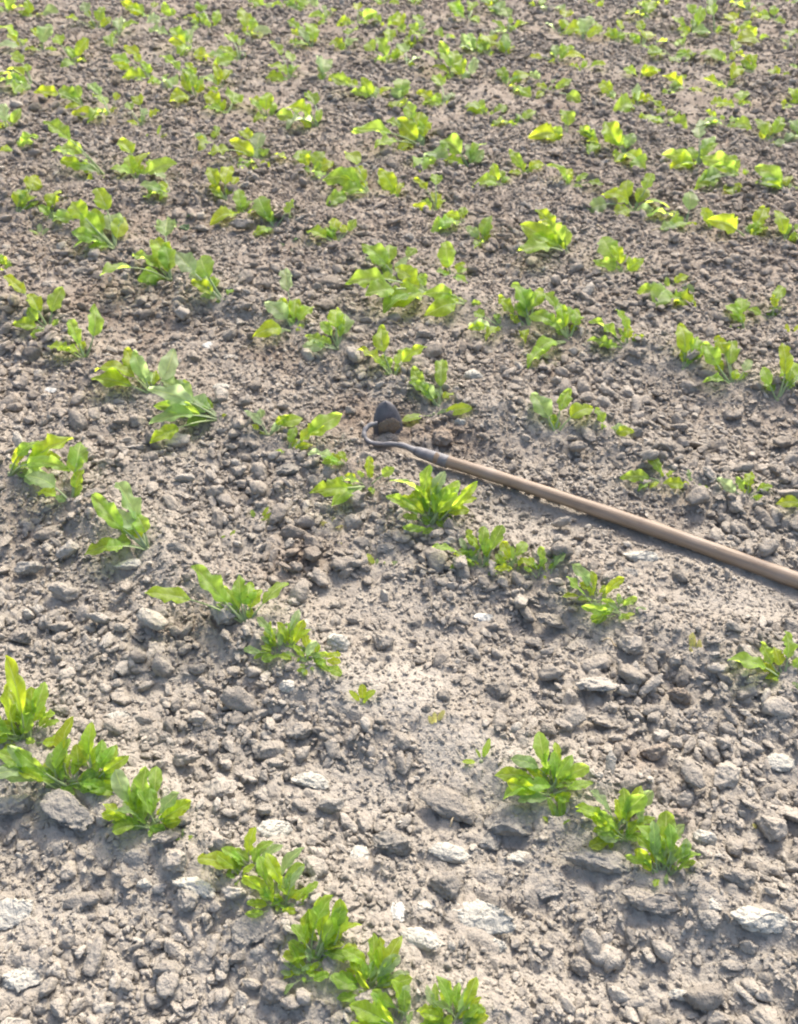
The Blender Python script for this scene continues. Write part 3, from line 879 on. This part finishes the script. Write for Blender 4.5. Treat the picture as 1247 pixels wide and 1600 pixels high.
 ('m', (1173,22), [(1148,6),(1166,1),(1186,8)], 'l', ''),
 ('m', (1232,6), [(1223,-3),(1247,1)], 'l', ''),
 ('x', (404,812), [(395,800),(416,796),(412,812),(428,804)], 's', 'small dark green weed amid the clods before the hoe'),
 ('x', (362,846), [(349,840),(366,832),(373,848)], 's', 'thin two leaved weed on bare soil'),
 ('x', (520,826), [(505,818),(522,812),(532,822)], 's', 'straw coloured withered sprout'),
 ('x', (540,856), [(530,848),(548,850)], 's', 'tiny withered sprout below the straw coloured one'),
 ('x', (592,888), [(578,870),(600,880),(590,876)], 's', 'small weed between grey angular clods'),
 ('x', (632,884), [(616,880),(642,878)], 's', 'flat little weed close to the dense rosette'),
 ('x', (1186,1298), [(1178,1290),(1193,1292)], 's', 'pale leaf scrap in the hoed strip'),
]

ROWNAME = {'a': 'front row', 'b': 'second row', 'c': 'third row', 'd': 'fourth row', 'e': 'fifth row', 'f': 'sixth row',
           'g': 'seventh row', 'h': 'eighth row', 'i': 'ninth row', 'k': 'tenth row', 'm': 'farthest row'}
ORD = ['', 'first', 'second', 'third', 'fourth', 'fifth', 'sixth', 'seventh', 'eighth', 'ninth', 'tenth', 'eleventh', 'twelfth', 'thirteenth', 'fourteenth',
       'fifteenth', 'sixteenth', 'seventeenth', 'eighteenth', 'nineteenth', 'twentieth'] + ['twenty-' + w for w in
       ('first', 'second', 'third', 'fourth', 'fifth', 'sixth', 'seventh', 'eighth', 'ninth')] + ['thirtieth'] + ['thirty-' + w for w in
       ('first', 'second', 'third', 'fourth', 'fifth', 'sixth', 'seventh', 'eighth', 'ninth')] + ['fortieth']
rows = {}
for p in PL:
    rows.setdefault(p[0], []).append(p)
order = {}
for k, v in rows.items():
    for i, p in enumerate(sorted(v, key=lambda q: q[1][0])):
        order[id(p)] = i + 1


def leaf_shape(seed, habit):
    """blade and stalk of a leaf whose chord runs from the origin to (1,0,0), upper face towards +z"""
    r = random.Random(seed)
    if habit in 'lm':
        p, half, arch = r.uniform(.24, .40), r.uniform(.18, .25), r.uniform(.06, .18)
        peak, fold, wave, curl = r.uniform(.38, .50), r.uniform(.15, .75), r.uniform(.03, .08), r.uniform(-.06, .26)
    elif habit == 'b':
        p, half, arch = r.uniform(.36, .52), r.uniform(.12, .170), r.uniform(.04, .18)
        peak, fold, wave, curl = r.uniform(.54, .66), r.uniform(.15, .7), r.uniform(.02, .05), r.uniform(-.06, .22)
    else:
        p, half, arch = r.uniform(.25, .4), r.uniform(.10, .15), r.uniform(.04, .12)
        peak, fold, wave, curl = .5, r.uniform(.1, .4), .01, .03
    if habit == 'm':
        p, half, arch = r.uniform(.34, .50), r.uniform(.14, .195), r.uniform(.06, .18)
        peak, fold, wave, curl = r.uniform(.38, .52), r.uniform(.15, .75), r.uniform(.03, .08), r.uniform(-.06, .26)
    if habit == 'k':                                               # a broad leaf on a long stalk
        p, half, arch = r.uniform(.52, .64), r.uniform(.13, .17), r.uniform(.05, .14)
        peak, fold, wave, curl = r.uniform(.40, .50), r.uniform(.15, .6), r.uniform(.02, .05), r.uniform(-.05, .12)
    sway = r.uniform(-.09, .09)
    ph1, ph2, fq, bk = r.uniform(0, 6.3), r.uniform(0, 6.3), r.uniform(9, 16), r.uniform(.006, .016)

    def axis(t):
        z = arch * 4 * t * (1 - t) - curl * max(0, t - .6) ** 2 * 4
        return Vector((t, sway * math.sin(t * math.pi), z))

    def prof(s):
        q = s ** (math.log(.5) / math.log(peak))
        return max(0., math.sin(math.pi * q)) ** (.70 if habit in 'lkm' else .54)
    NL, NW = 13, 4
    bite = {r.randrange(4, 12): r.choice((-1, 1)) for _ in range(r.choice((0, 0, 1, 2)))}
    V, UVs, F = [], [], []
    for i in range(NL + 1):
        s = i / NL
        t = p + (1 - p) * s
        c = axis(t)
        tw = r.uniform(-.004, .004)
        w = half * prof(s) * (1 + .07 * math.sin(fq * s * 1.7 + ph1)) + .010 * (1 - s)
        if i == NL:
            w = .006
        for j in range(-NW, NW + 1):
            u = j / NW
            ph = ph1 if u > 0 else ph2
            if abs(j) == NW and bite.get(i) == (1 if j > 0 else -1):
                u *= .62
            z = fold * abs(u) * w + wave * (abs(u) ** 2) * math.sin(fq * s + ph) * min(1, 3 * s) - (.35 * fold * w * u * u) + bk * math.sin(19 * s + ph1) * math.cos(5 * u + ph2)
            V.append((c.x + .02 * abs(u) * math.sin(fq * s + ph2) * 0.5, c.y + u * w * (1 - .12 * fold), c.z + z + tw))
            UVs.append((u, s))
    n = 2 * NW + 1
    for i in range(NL):
        for j in range(n - 1):
            a = i * n + j
            F.append((a, a + n, a + n + 1, a + 1))
    blade = make_mesh('leaf', V, F, M_LEAF)
    uv = blade.uv_layers.new(name='uv')
    for lp in blade.loops:
        uv.data[lp.index].uv = UVs[lp.vertex_index]
    # stalk: tapering, channelled above, runs on as the midrib under the blade
    SV, SF, K, ns = [], [], 6, 9
    r0 = {'l': .026, 'b': .024, 'k': .020, 'm': .026}.get(habit, .018)
    for i in range(ns + 1):
        t = (p + (1 - p) * .62) * i / ns
        c = axis(t)
        k = r0 * (1 - .62 * t / p) if t < p else r0 * .38 * max(.15, 1 - (t - p) / ((1 - p) * .65))
        for j in range(K):
            a = 2 * math.pi * j / K
            sq = .45 if math.sin(a) > .5 else 1
            SV.append((c.x, c.y + k * 1.25 * math.cos(a), c.z + k * math.sin(a) * sq - k * .55))
    for i in range(ns):
        for j in range(K):
            SF.append((i * K + j, i * K + (j + 1) % K, (i + 1) * K + (j + 1) % K, (i + 1) * K + j))
    SF.append(tuple(range(K - 1, -1, -1)))
    SF.append(tuple(ns * K + j for j in range(K)))
    stalk = make_mesh('stalk', SV, SF, M_STALK)
    # both in one mesh, for plants too small to show the two apart
    both = make_mesh('leaf', V + SV, F + [tuple(i + len(V) for i in f) for f in SF], M_LEAF)
    both.materials.append(M_STALK)
    uv = both.uv_layers.new(name='uv')
    for lp in both.loops:
        uv.data[lp.index].uv = UVs[lp.vertex_index] if lp.vertex_index < len(V) else (.5, .5)
    for k, poly in enumerate(both.polygons):
        if k >= len(F):
            poly.material_index = 1
    return blade, stalk, both


LEAVES = {h: [leaf_shape(500 + 37 * i + ord(h), h) for i in range(26 if h != 's' else 8)] for h in ('l', 'b', 's', 'k', 'm')}
LEAVES['w'] = LEAVES['b']


def stem_mesh():
    V, F = [], []
    prof_ = [(.55, -.9), (.62, -.2), (.75, .15), (.62, .5), (.28, .75)]
    for rr, z in prof_:
        for j in range(8):
            a = 2 * math.pi * j / 8
            V.append((rr * math.cos(a), rr * math.sin(a), z))
    for i in range(len(prof_) - 1):
        for j in range(8):
            F.append((i * 8 + j, i * 8 + (j + 1) % 8, (i + 1) * 8 + (j + 1) % 8, (i + 1) * 8 + j))
    F.append(tuple(32 + j for j in range(8)))
    return make_mesh('stem', V, F, M_STALK)


STEM = stem_mesh()
CAMPOS = Vector((0, 0, CAMH))
GREENS = {'bright': [(.155, .235, .024), (.145, .23, .026), (.165, .235, .022)], 'green': [(.13, .22, .034), (.135, .225, .038), (.12, .21, .036)],  # bright: yellower, the glow of backlit leaves put into the colour
          'cool': [(.13, .20, .08), (.16, .22, .115)]}  # cool: paler, whitish sheen of the sky painted into some leaves


def build_plant(spec):
    row, base, tips, habit, words_ = spec
    B = on_ground(*base)
    rr = random.Random(int(base[0] * 7919 + base[1] * 31))
    kind = 'weed' if row == 'x' or habit == 'w' else 'seedling'
    root = empty('leafy_' + kind if kind == 'seedling' else 'weed', B)
    if row == 'x':
        label = words_
    else:
        n = order[id(spec)]
        look = words_
        if not look:
            dx = sum(t[0] for t in tips) / len(tips) - base[0]
            up = max(base[1] - t[1] for t in tips)
            nl = {2: 'two leaved', 3: 'three leaved', 4: 'four leaved'}.get(len(tips), 'leafy')
            wid = max(t[0] for t in tips) - min(t[0] for t in tips)
            look = ('spreading ' if wid > 1.5 * up else 'upright ' if up > 1.3 * wid else '') + nl + ' seedling'
            if abs(dx) > .3 * max(wid, up):
                look += ' leaning ' + ('left' if dx < 0 else 'right')
        pos = ORD[n] + ' from the left in the ' + ROWNAME[row]
        label = look + ', ' + pos
        if len(label.replace(',', '').split()) > 16:
            label = look + ', ' + ORD[n] + ' in the ' + ROWNAME[row]
    tag(root, label, 'weed' if kind == 'weed' else 'plant', 'weeds between the rows' if kind == 'weed' else 'seedlings planted in rows')
    scale_px = max(math.hypot(t[0] - base[0], t[1] - base[1]) for t in tips)
    big = scale_px > 34
    s = ppm(base[1])
    KEEPOUT.append((B.x, B.y, .022))
    lens = []
    tips = list(tips)
    if habit == 'b':                                               # small young leaves in the heart
        cx, cy = sum(t[0] for t in tips) / len(tips), sum(t[1] for t in tips) / len(tips)
        for t in rr.sample(tips, min(len(tips), 8)) + (rr.sample(tips, min(len(tips), 16)) if len(tips) > 6 else []):
            f = rr.uniform(.4, .95)
            tips.append((base[0] + (t[0] - base[0]) * f + (cx - base[0]) * .25 + rr.uniform(-16, 16), base[1] + (t[1] - base[1]) * f + (cy - base[1]) * .2 + rr.uniform(-5, 8)))
        reach = sum(math.dist(t, base) for t in tips) / len(tips)
        for _ in range(11 if row in 'ab' else 6):                      # low outer leaves all round
            q, f = rr.uniform(0, 6.283), rr.uniform(.5, 1.12) * reach
            tips.append((base[0] + math.cos(q) * f * 1.15, base[1] - 8 + math.sin(q) * f * .5))
    elif habit == 'l':
        for t in rr.sample(tips, min(len(tips), 3)):
            f = rr.uniform(.35, .8)
            tips.append((base[0] + (t[0] - base[0]) * f + rr.uniform(-.22, .22) * math.dist(t, base), base[1] + (t[1] - base[1]) * f + rr.uniform(-.1, .1) * math.dist(t, base)))
    for (tx, ty) in tips:
        dpx = math.hypot(tx - base[0], ty - base[1])
        dn = (base[1] - ty) / max(dpx, 1e-6)                       # 1 = straight up in the picture, -1 = towards the viewer
        k = .22 + .42 * max(0, dn) + rr.uniform(-.08, .14) if dn > -.1 else rr.uniform(.05, .16)
        if habit == 'b':
            k += .08
        hz = max(.008, k * dpx / s)
        P = Vector(at(tx, ty, B.z + hz))
        g = h1(P.x, P.y) + .012
        if P.z < g:
            P = Vector(at(tx, ty, g))
        v = P - B
        Lt = v.length * (1.10 if big else 1.28)
        lens.append(Lt)
        d = v.normalized()
        up = Vector((0, 0, 1)) + (CAMPOS - B).normalized() * rr.uniform(.2, 1.3)
        w_ = .95 if habit == 'b' else .6
        up += Vector((rr.uniform(-w_, w_), rr.uniform(-w_, w_), 0))
        z = (up - d * up.dot(d)).normalized()
        y = z.cross(d)
        m = Matrix((d, y, z)).transposed().to_4x4()
        long_ = habit == 'l' and (Lt > .2 or rr.random() < .15)
        var = rr.choice(LEAVES['k' if long_ else 'm' if habit == 'l' and base[1] > 460 else habit])
        wf = rr.uniform(.8, 1.15)
        if habit in 'lb':
            wf = min(wf, ((.095 if base[1] < 480 else .056) if habit == 'l' else .033) / (Lt * (.42 if habit == 'l' else .36)))
        if habit in 'bl' and Lt < .55 * (max(lens)):
            wf *= 1.15
        if not big:
            wf *= 1.25
        m = m @ Matrix.Diagonal((Lt, Lt * wf, Lt, 1))
        if habit == 'b':                                           # unthinned: several crowns side by side
            m = Matrix.Translation((rr.uniform(-.016, .016), rr.uniform(-.012, .012), 0)) @ m
        lf = bpy.data.objects.new('leaf', var[0] if big else var[2])
        C.objects.link(lf)
        lf.parent = root
        lf.matrix_local = m
        q = rr.random()
        col = rr.choice(GREENS['bright' if q < (.46 if habit == 'b' else .38) else 'green' if q < .84 else 'cool'])
        if habit == 'w':
            col = (.03, .07, .03)
        if 'straw' in words_ or 'withered' in words_ or 'wilted' in words_ or 'yellowish' in words_ or 'scrap' in words_:
            col = (.26, .27, .10)
        f = rr.uniform(.85, 1.15)
        lf.color = (col[0] * f, col[1] * f, col[2] * f, 1)
        if big:
            st = bpy.data.objects.new('stalk', var[1])
            C.objects.link(st)
            st.parent = lf
            st.color = lf.color
    if big:
        st = bpy.data.objects.new('stem', STEM)
        C.objects.link(st)
        st.parent = root
        q = .0075 if habit == 'l' else .0065
        st.scale = (q, q, q * 1.6)
        st.color = (.16, .17, .05, 1)
    return root


for spec in PL:
    build_plant(spec)

# ------------------------------------------------------------------ picked clods
VIEWS = {}


def shape_of(kind, mat, seed):
    key = (kind, mat.name, seed)
    if key not in VIEWS:
        VIEWS[key] = clod_mesh(900 + seed * 13 + len(kind), kind, mat, 4)
    return VIEWS[key]


for i, (p, rad, w, h, py, kind, mat, label) in enumerate(picked_spec):
    me = shape_of(kind, mat, i % 6)
    stone = mat is M_WHITE or 'stone' in label
    o = mesh_obj('stone' if stone else 'soil_clod', me)
    ar = h / w
    rr = random.Random(i * 17)
    if kind == 'slab':
        tilt = math.radians(rr.uniform(4, 16))
        sy = rad * min(1.6, max(.7, ar * 1.35)) * 1.15
        o.scale = (rad * 1.05, sy, rad * 1.0)
        if ar > 1.1:
            o.scale = (rad * 1.0, rad * ar * .95, rad * .9)
            tilt = math.radians(42)
        o.rotation_euler = (tilt, math.radians(rr.uniform(-8, 8)), math.radians(rr.uniform(-14, 14)) - (.25 if w > 55 and ar < .7 else 0))
        z = p.z + rad * .26
    else:
        o.scale = (rad * 1.05, rad * 1.05, rad * max(.75, min(1.35, ar * 1.15)))
        o.rotation_euler = (rr.uniform(-.3, .3), rr.uniform(-.3, .3), rr.uniform(-.5, .5))
        z = p.z + rad * .46
    o.location = (p.x, p.y, z + .004)
    tag(o, label, 'stone' if stone else 'clod', 'stones in the soil' if stone else 'clods that stand out')

# ------------------------------------------------------------------ loose clods: the largest are things, the rest one mass
HD = HOE_B - HOE_A
HD = HD / np.linalg.norm(HD)


def scatter(n_per_m2, y0, y1, smin, smax, power):
    """points over the worked soil in view and a margin round it, with radius"""
    xs, ys = 6.4, y1 - y0
    n = int(n_per_m2 * xs * ys)
    x, y = RNG.uniform(-xs / 2, xs / 2, n), RNG.uniform(y0, y1, n)
    ok = np.abs(x) < .62 + .47 * y
    x, y = x[ok], y[ok]
    u = RNG.random(len(x))
    s = (smin ** (1 - power) + u * (smax ** (1 - power) - smin ** (1 - power))) ** (1 / (1 - power))
    return x, y, s


parts = [scatter(13000, .35, 2.5, .0016, .005, 2.2), scatter(7000, .35, 4.6, .0045, .009, 2.0), scatter(3300, .35, 8.2, .0085, .019, 2.4), scatter(560, .35, 8.2, .016, .033, 2.4), scatter(26, .35, 3.0, .030, .046, 2.5)]
X = np.concatenate([p[0] for p in parts]); Y = np.concatenate([p[1] for p in parts]); R = np.concatenate([p[2] for p in parts])
sm, _ = smooth_at(X, Y)
dens = .62 + .55 * perlin(X * 3.3, Y * 3.3, 61) + .35 * perlin(X * 10, Y * 10, 62)
dens = np.clip(dens, .3, 1)
rowd = np.minimum(seg_dist(X, Y, ROWG['a']), seg_dist(X, Y, ROWG['b']))
crest = np.exp(-(rowd / .045) ** 2)
dbig = np.clip(.45 + 1.1 * perlin(X * 2.3 + 5, Y * 2.3, 63) + .5 * perlin(X * 7, Y * 7, 64), .12, 1)
wbig = sstep(.006, .014, R)
dens = (1 - wbig) * np.clip(dens + .25, 0, 1) + wbig * dbig
keep = RNG.random(len(X)) < dens * (1 - .95 * sm * sstep(.003, .008, R)) * (1 - .7 * crest * sstep(.004, .012, R))
hd = seg_dist(X, Y, [HOE_A, HOE_B])
keep &= hd > (.008 + R * .9)
# the hoe neck and blade
bl = on_ground(603, 682)
keep &= np.hypot(X - bl.x, Y - bl.y) > (.05 + R)
nk = seg_dist(X, Y, np.array([at(600, 680)[:2], at(572, 690)[:2], at(585, 700)[:2], at(650, 708)[:2]]))
keep &= nk > (.008 + R)
X, Y, R = X[keep], Y[keep], R[keep]
ko = np.array(KEEPOUT)
keep = np.ones(len(X), bool)
for kx, ky, kr in ko:
    d = np.hypot(X - kx, Y - ky)
    keep &= ~((d < kr + R * .55) & (R > .0055))
    if kr != .022:
        keep &= ~(d < kr * .8)
X, Y, R = X[keep], Y[keep], R[keep]
Z = height(X, Y)
nP = len(X)
IDX = RNG.integers(0, NS, nP)
dist = np.hypot(Y, CAMH)
IDX = np.where(R / dist > .0042, IDX, IDX + NS)
ROT = np.stack([RNG.uniform(-.6, .6, nP), RNG.uniform(-.6, .6, nP), RNG.uniform(0, 6.283, nP)], 1)
tall = RNG.uniform(.7, 1.1, nP)
SCL = np.stack([R * RNG.uniform(.95, 1.25, nP), R * RNG.uniform(.8, 1.05, nP), R * tall], 1)
POS = np.stack([X, Y, Z + R * (RNG.uniform(-.2, .38, nP) + .5 * RNG.random(nP) ** 3)], 1)

px, py, inside = view_test(X, Y, -4, -4)
size_px = R * FPX / (Y * CP + CAMH * SP)
rank = np.where(inside, size_px, 0)
NTH = 235
top = np.argsort(-rank)[:NTH]
PLACES = [(on_ground(*q[1]), ORD[order[id(q)]] + ' plant in the ' + ROWNAME[q[0]]) for q in PL if q[0] in ROWNAME]
PXY = np.array([p[0][:2] for p in PLACES])
taken = {}
for i in top:
    dd = np.hypot(PXY[:, 0] - X[i], PXY[:, 1] - Y[i])
    k = int(dd.argmin())
    ddx, ddy = X[i] - PXY[k, 0], Y[i] - PXY[k, 1]
    side_ = ('left of' if ddx < 0 else 'right of') if abs(ddx) > abs(ddy) else ('before' if ddy < 0 else 'behind')
    n_ = taken[(k, side_)] = taken.get((k, side_), 0) + 1
    lab = ('largest' if n_ == 1 else ORD[n_] + ' largest') + ' loose brown clod ' + side_ + ' the ' + PLACES[k][1]
    o = mesh_obj('soil_clod', CLODS[int(IDX[i]) % NS])
    o.location, o.rotation_euler, o.scale = POS[i], ROT[i], SCL[i]
    tag(o, lab, 'clod', 'loose clods between the plants')
rest = np.ones(nP, bool)
rest[top] = False

pm = bpy.data.meshes.new('loose_soil')
pm.vertices.add(int(rest.sum()))
pm.vertices.foreach_set('co', POS[rest].ravel().astype(np.float32))
for nm, typ, arr, key in (('turn', 'FLOAT_VECTOR', ROT, 'vector'), ('size', 'FLOAT_VECTOR', SCL, 'vector'), ('shape', 'INT', IDX, 'value')):
    a = pm.attributes.new(nm, typ, 'POINT')
    a.data.foreach_set(key, arr[rest].ravel().astype(np.int32 if typ == 'INT' else np.float32))
pm.update()
loose = mesh_obj('loose_soil', pm)
loose['kind'] = 'stuff'
loose['label'] = 'small loose crumbs and lumps of dry soil covering the field'
gt = bpy.data.node_groups.new('scatter_soil', 'GeometryNodeTree')
gt.interface.new_socket('Geometry', in_out='INPUT', socket_type='NodeSocketGeometry')
gt.interface.new_socket('Geometry', in_out='OUTPUT', socket_type='NodeSocketGeometry')
gi, go = gt.nodes.new('NodeGroupInput'), gt.nodes.new('NodeGroupOutput')
iop = gt.nodes.new('GeometryNodeInstanceOnPoints')
ci = gt.nodes.new('GeometryNodeCollectionInfo')
ci.inputs['Collection'].default_value = shapes
ci.inputs['Separate Children'].default_value = True
ci.inputs['Reset Children'].default_value = True
iop.inputs['Pick Instance'].default_value = True


def named(nm, typ):
    n = gt.nodes.new('GeometryNodeInputNamedAttribute')
    n.data_type = typ
    n.inputs['Name'].default_value = nm
    return n.outputs['Attribute']


gl = gt.links.new
gl(gi.outputs[0], iop.inputs['Points'])
gl(ci.outputs[0], iop.inputs['Instance'])
gl(named('shape', 'INT'), iop.inputs['Instance Index'])
e2r = gt.nodes.new('FunctionNodeEulerToRotation')
gl(named('turn', 'FLOAT_VECTOR'), e2r.inputs[0])
gl(e2r.outputs[0], iop.inputs['Rotation'])
gl(named('size', 'FLOAT_VECTOR'), iop.inputs['Scale'])
gl(iop.outputs[0], go.inputs[0])
md = loose.modifiers.new('scatter', 'NODES')
md.node_group = gt
print('loose clods', nP)

# ------------------------------------------------------------------ the hoe
M_WOOD = wood_material()
M_STEEL = steel_material('worn_steel', (.12, .117, .122), (.20, .192, .19), .25, .62)
M_BLADE = steel_material('dark_steel', (.055, .052, .056), (.12, .112, .112), .25, .6)


def tube(name, pts, radii, mat, parent, sides=16, caps=True):
    """a round bar through world points"""
    V, F = [], []
    pts = [Vector(p) for p in pts]
    n = len(pts)
    ref = Vector((0, 0, 1))
    for i, p in enumerate(pts):
        t = (pts[min(i + 1, n - 1)] - pts[max(i - 1, 0)]).normalized()
        a = t.cross(ref)
        a = a.normalized() if a.length > 1e-3 else Vector((1, 0, 0))
        b = a.cross(t)
        rx = radii[i] if not isinstance(radii[i], tuple) else radii[i][0]
        rz = radii[i] if not isinstance(radii[i], tuple) else radii[i][1]
        for j in range(sides):
            q = 2 * math.pi * j / sides
            V.append(p + a * math.cos(q) * rx + b * math.sin(q) * rz)
    for i in range(n - 1):
        for j in range(sides):
            F.append((i * sides + j, i * sides + (j + 1) % sides, (i + 1) * sides + (j + 1) % sides, (i + 1) * sides + j))
    if caps:
        F.append(tuple(range(sides - 1, -1, -1)))
        F.append(tuple((n - 1) * sides + j for j in range(sides)))
    return V, F


def spline(pts, n):
    """smooth points through the given ones (Catmull-Rom)"""
    P = [Vector(pts[0])] + [Vector(p) for p in pts] + [Vector(pts[-1])]
    out = []
    for i in range(1, len(P) - 2):
        for k in range(n):
            t = k / n
            a, b, c, d = P[i - 1], P[i], P[i + 1], P[i + 2]
            out.append(.5 * ((2 * b) + (-a + c) * t + (2 * a - 5 * b + 4 * c - d) * t * t + (-a + 3 * b - 3 * c + d) * t ** 3))
    out.append(P[-2])
    return out


hp = Vector(at(700, 722, .024))
hq = Vector(at(1247, 905, .022))
hdir = (hq - hp).normalized()
HANDLE_L = 1.36
hoe = empty('hoe', hp)
tag(hoe, 'garden hoe with a long wooden handle lying on the soil', 'hoe')


def hoe_part(name, V, F, mat, along=False):
    if along:                                                      # grain runs along local x
        rot = Matrix((hdir, Vector((0, 0, 1)).cross(hdir).normalized(), hdir.cross(Vector((0, 0, 1)).cross(hdir).normalized()))).transposed().to_4x4()
        inv = (Matrix.Translation(hp) @ rot).inverted()
        me = make_mesh(name, [inv @ Vector(v) for v in V], F, mat)
        o = mesh_obj(name, me, hoe)
        o.matrix_local = rot
    else:
        me = make_mesh(name, [Vector(v) - hp for v in V], F, mat)
        o = mesh_obj(name, me, hoe)
    return o


up = Vector((0, 0, 1))
side = up.cross(hdir).normalized()
pts, rad = [], []
for i in range(41):
    t = i / 40
    L = -.035 + t * HANDLE_L
    pts.append(hp + hdir * L + side * (.005 * math.sin(t * 5) + .0012 * math.sin(t * 17)) + up * (.003 * math.sin(t * 7)))
    rad.append(.0148 + .0022 * sstep(0, .5, np.array(t)).item() + .0004 * math.sin(t * 23) + .0004 * math.sin(t * 61 + 1))
V, F = tube('handle', pts, rad, M_WOOD, hoe, 20)
hoe_part('handle', V, F, M_WOOD, True)
# steel socket, flared towards the wood
s0 = Vector(at(645, 703, .022))
pts = [s0.lerp(hp, t) for t in (0, .06, .15, .3, .55, .8, .97, 1.0, 1.0)]
pts[-1] = hp.copy() + hdir * .001
rad = [.0075, .0105, .0128, .0142, .0152, .0160, .0166, .0166, .0152]
V, F = tube('socket', pts, rad, M_STEEL, hoe, 20)
hoe_part('socket', V, F, M_STEEL)
# curved neck
neck = [at(650, 705, .026), at(632, 697, .024), at(612, 694, .020), at(592, 694, .017), at(576, 690, .018), at(569, 681, .026), at(571, 671, .034), at(579, 664, .040), at(590, 662, .042)]
npts = spline(neck, 5)
nr = [.0088 - .0022 * min(1, i / 12) + .0006 * math.sin(i * 1.3) for i in range(len(npts))]
V, F = tube('neck', npts, nr, M_STEEL, hoe, 12)
hoe_part('neck', V, F, M_STEEL)
# blade: a pointed arch of thin steel, upright, its hollow face to the viewer
bc = Vector(at(608, 683, .004))
btop = Vector(at(603, 625, .095))
bup = (btop - bc).normalized()
bx = Vector((1, .12, 0)).normalized()
bn = bx.cross(bup).normalized()
BH, BW = (btop - bc).length, .041
cols, rws = 14, 16
V, F = [], []
for layer in (0, 1):
    for i in range(rws + 1):
        t = i / rws
        wd = BW * (1 - t ** 2.4) ** .58 * (.92 + .08 * math.sin(t * 2.2))
        for j in range(cols + 1):
            u = -1 + 2 * j / cols
            dish = .010 * (u * u) + .008 * (t * t)
            V.append(bc + bup * (t * BH - .004) + bx * (u * max(wd, .001)) - bn * (dish + layer * .0022))
w = cols + 1
off = (rws + 1) * w
for i in range(rws):
    for j in range(cols):
        a = i * w + j
        F.append((a, a + 1, a + w + 1, a + w))
        F.append((off + a, off + a + w, off + a + w + 1, off + a + 1))
edge = [i * w for i in range(rws + 1)], [i * w + cols for i in range(rws + 1)]
for a, b in zip(edge[0][:-1], edge[0][1:]):
    F.append((a, b, off + b, off + a))
for a, b in zip(edge[1][:-1], edge[1][1:]):
    F.append((b, a, off + a, off + b))
for j in range(cols):
    F.append((j + 1, j, off + j, off + j + 1))
    a = rws * w + j
    F.append((a, a + 1, off + a + 1, off + a))
hoe_part('blade', V, F, M_BLADE)
# caked earth on the blade and the clod that lies against it
for (cx, cy, z, r, lab, mat, kind, sc) in ((606, 662, .040, .036, 'disc of dried brown soil caked on the hoe blade', M_BROWN, 'round', (1., .35, 1.15)),
                                          (606, 680, .014, .036, 'brown clod lying in front of the hoe blade', M_CLOD, 'crumb', (1.05, .7, .72))):
    o = mesh_obj('soil_clod', shape_of(kind, mat, 7))
    o.location = Vector(at(cx, cy, z)) + Vector((0, -.014, 0))
    o.scale = tuple(r * k for k in sc)
    o.rotation_euler = (.2, .1, .3)
    tag(o, lab, 'clod', 'clods at the hoe blade')

# dry straws on the soil
M_STRAW, _nt, _b = newmat('dry_straw')
_b.inputs['Base Color'].default_value = (.42, .33, .20, 1)
_b.inputs['Roughness'].default_value = .7
for (a, b_, bend, lab) in (((703, 1300), (735, 1283), .3, 'dry straw lying against the largest smooth grey lump'),
                           ((930, 357), (958, 367), -.2, 'thin white straw between the far rows'),
                           ((1015, 370), (1050, 366), .2, 'pale straw on dark soil before a far row'),
                           ((600, 512), (632, 517), .2, 'pale straw above the spreading plant'),
                           ((940, 1010), (962, 1018), .3, 'short straw under the open pair of plants')):
    pa, pb = on_ground(*a), on_ground(*b_)
    d = pb - pa
    sd = Vector((-d.y, d.x, 0)) * bend
    P = [pa.lerp(pb, t / 6) + sd * math.sin(math.pi * t / 6) + Vector((0, 0, .016 + .006 * math.sin(t))) - pa for t in range(7)]
    V, F = tube('straw', P, [.0014, .0016, .0015, .0016, .0013, .0012, .0008], M_STRAW, None, 6)
    o = mesh_obj('straw', make_mesh('straw', V, F, M_STRAW))
    o.location = pa
    tag(o, lab, 'straw', 'straws on the soil')
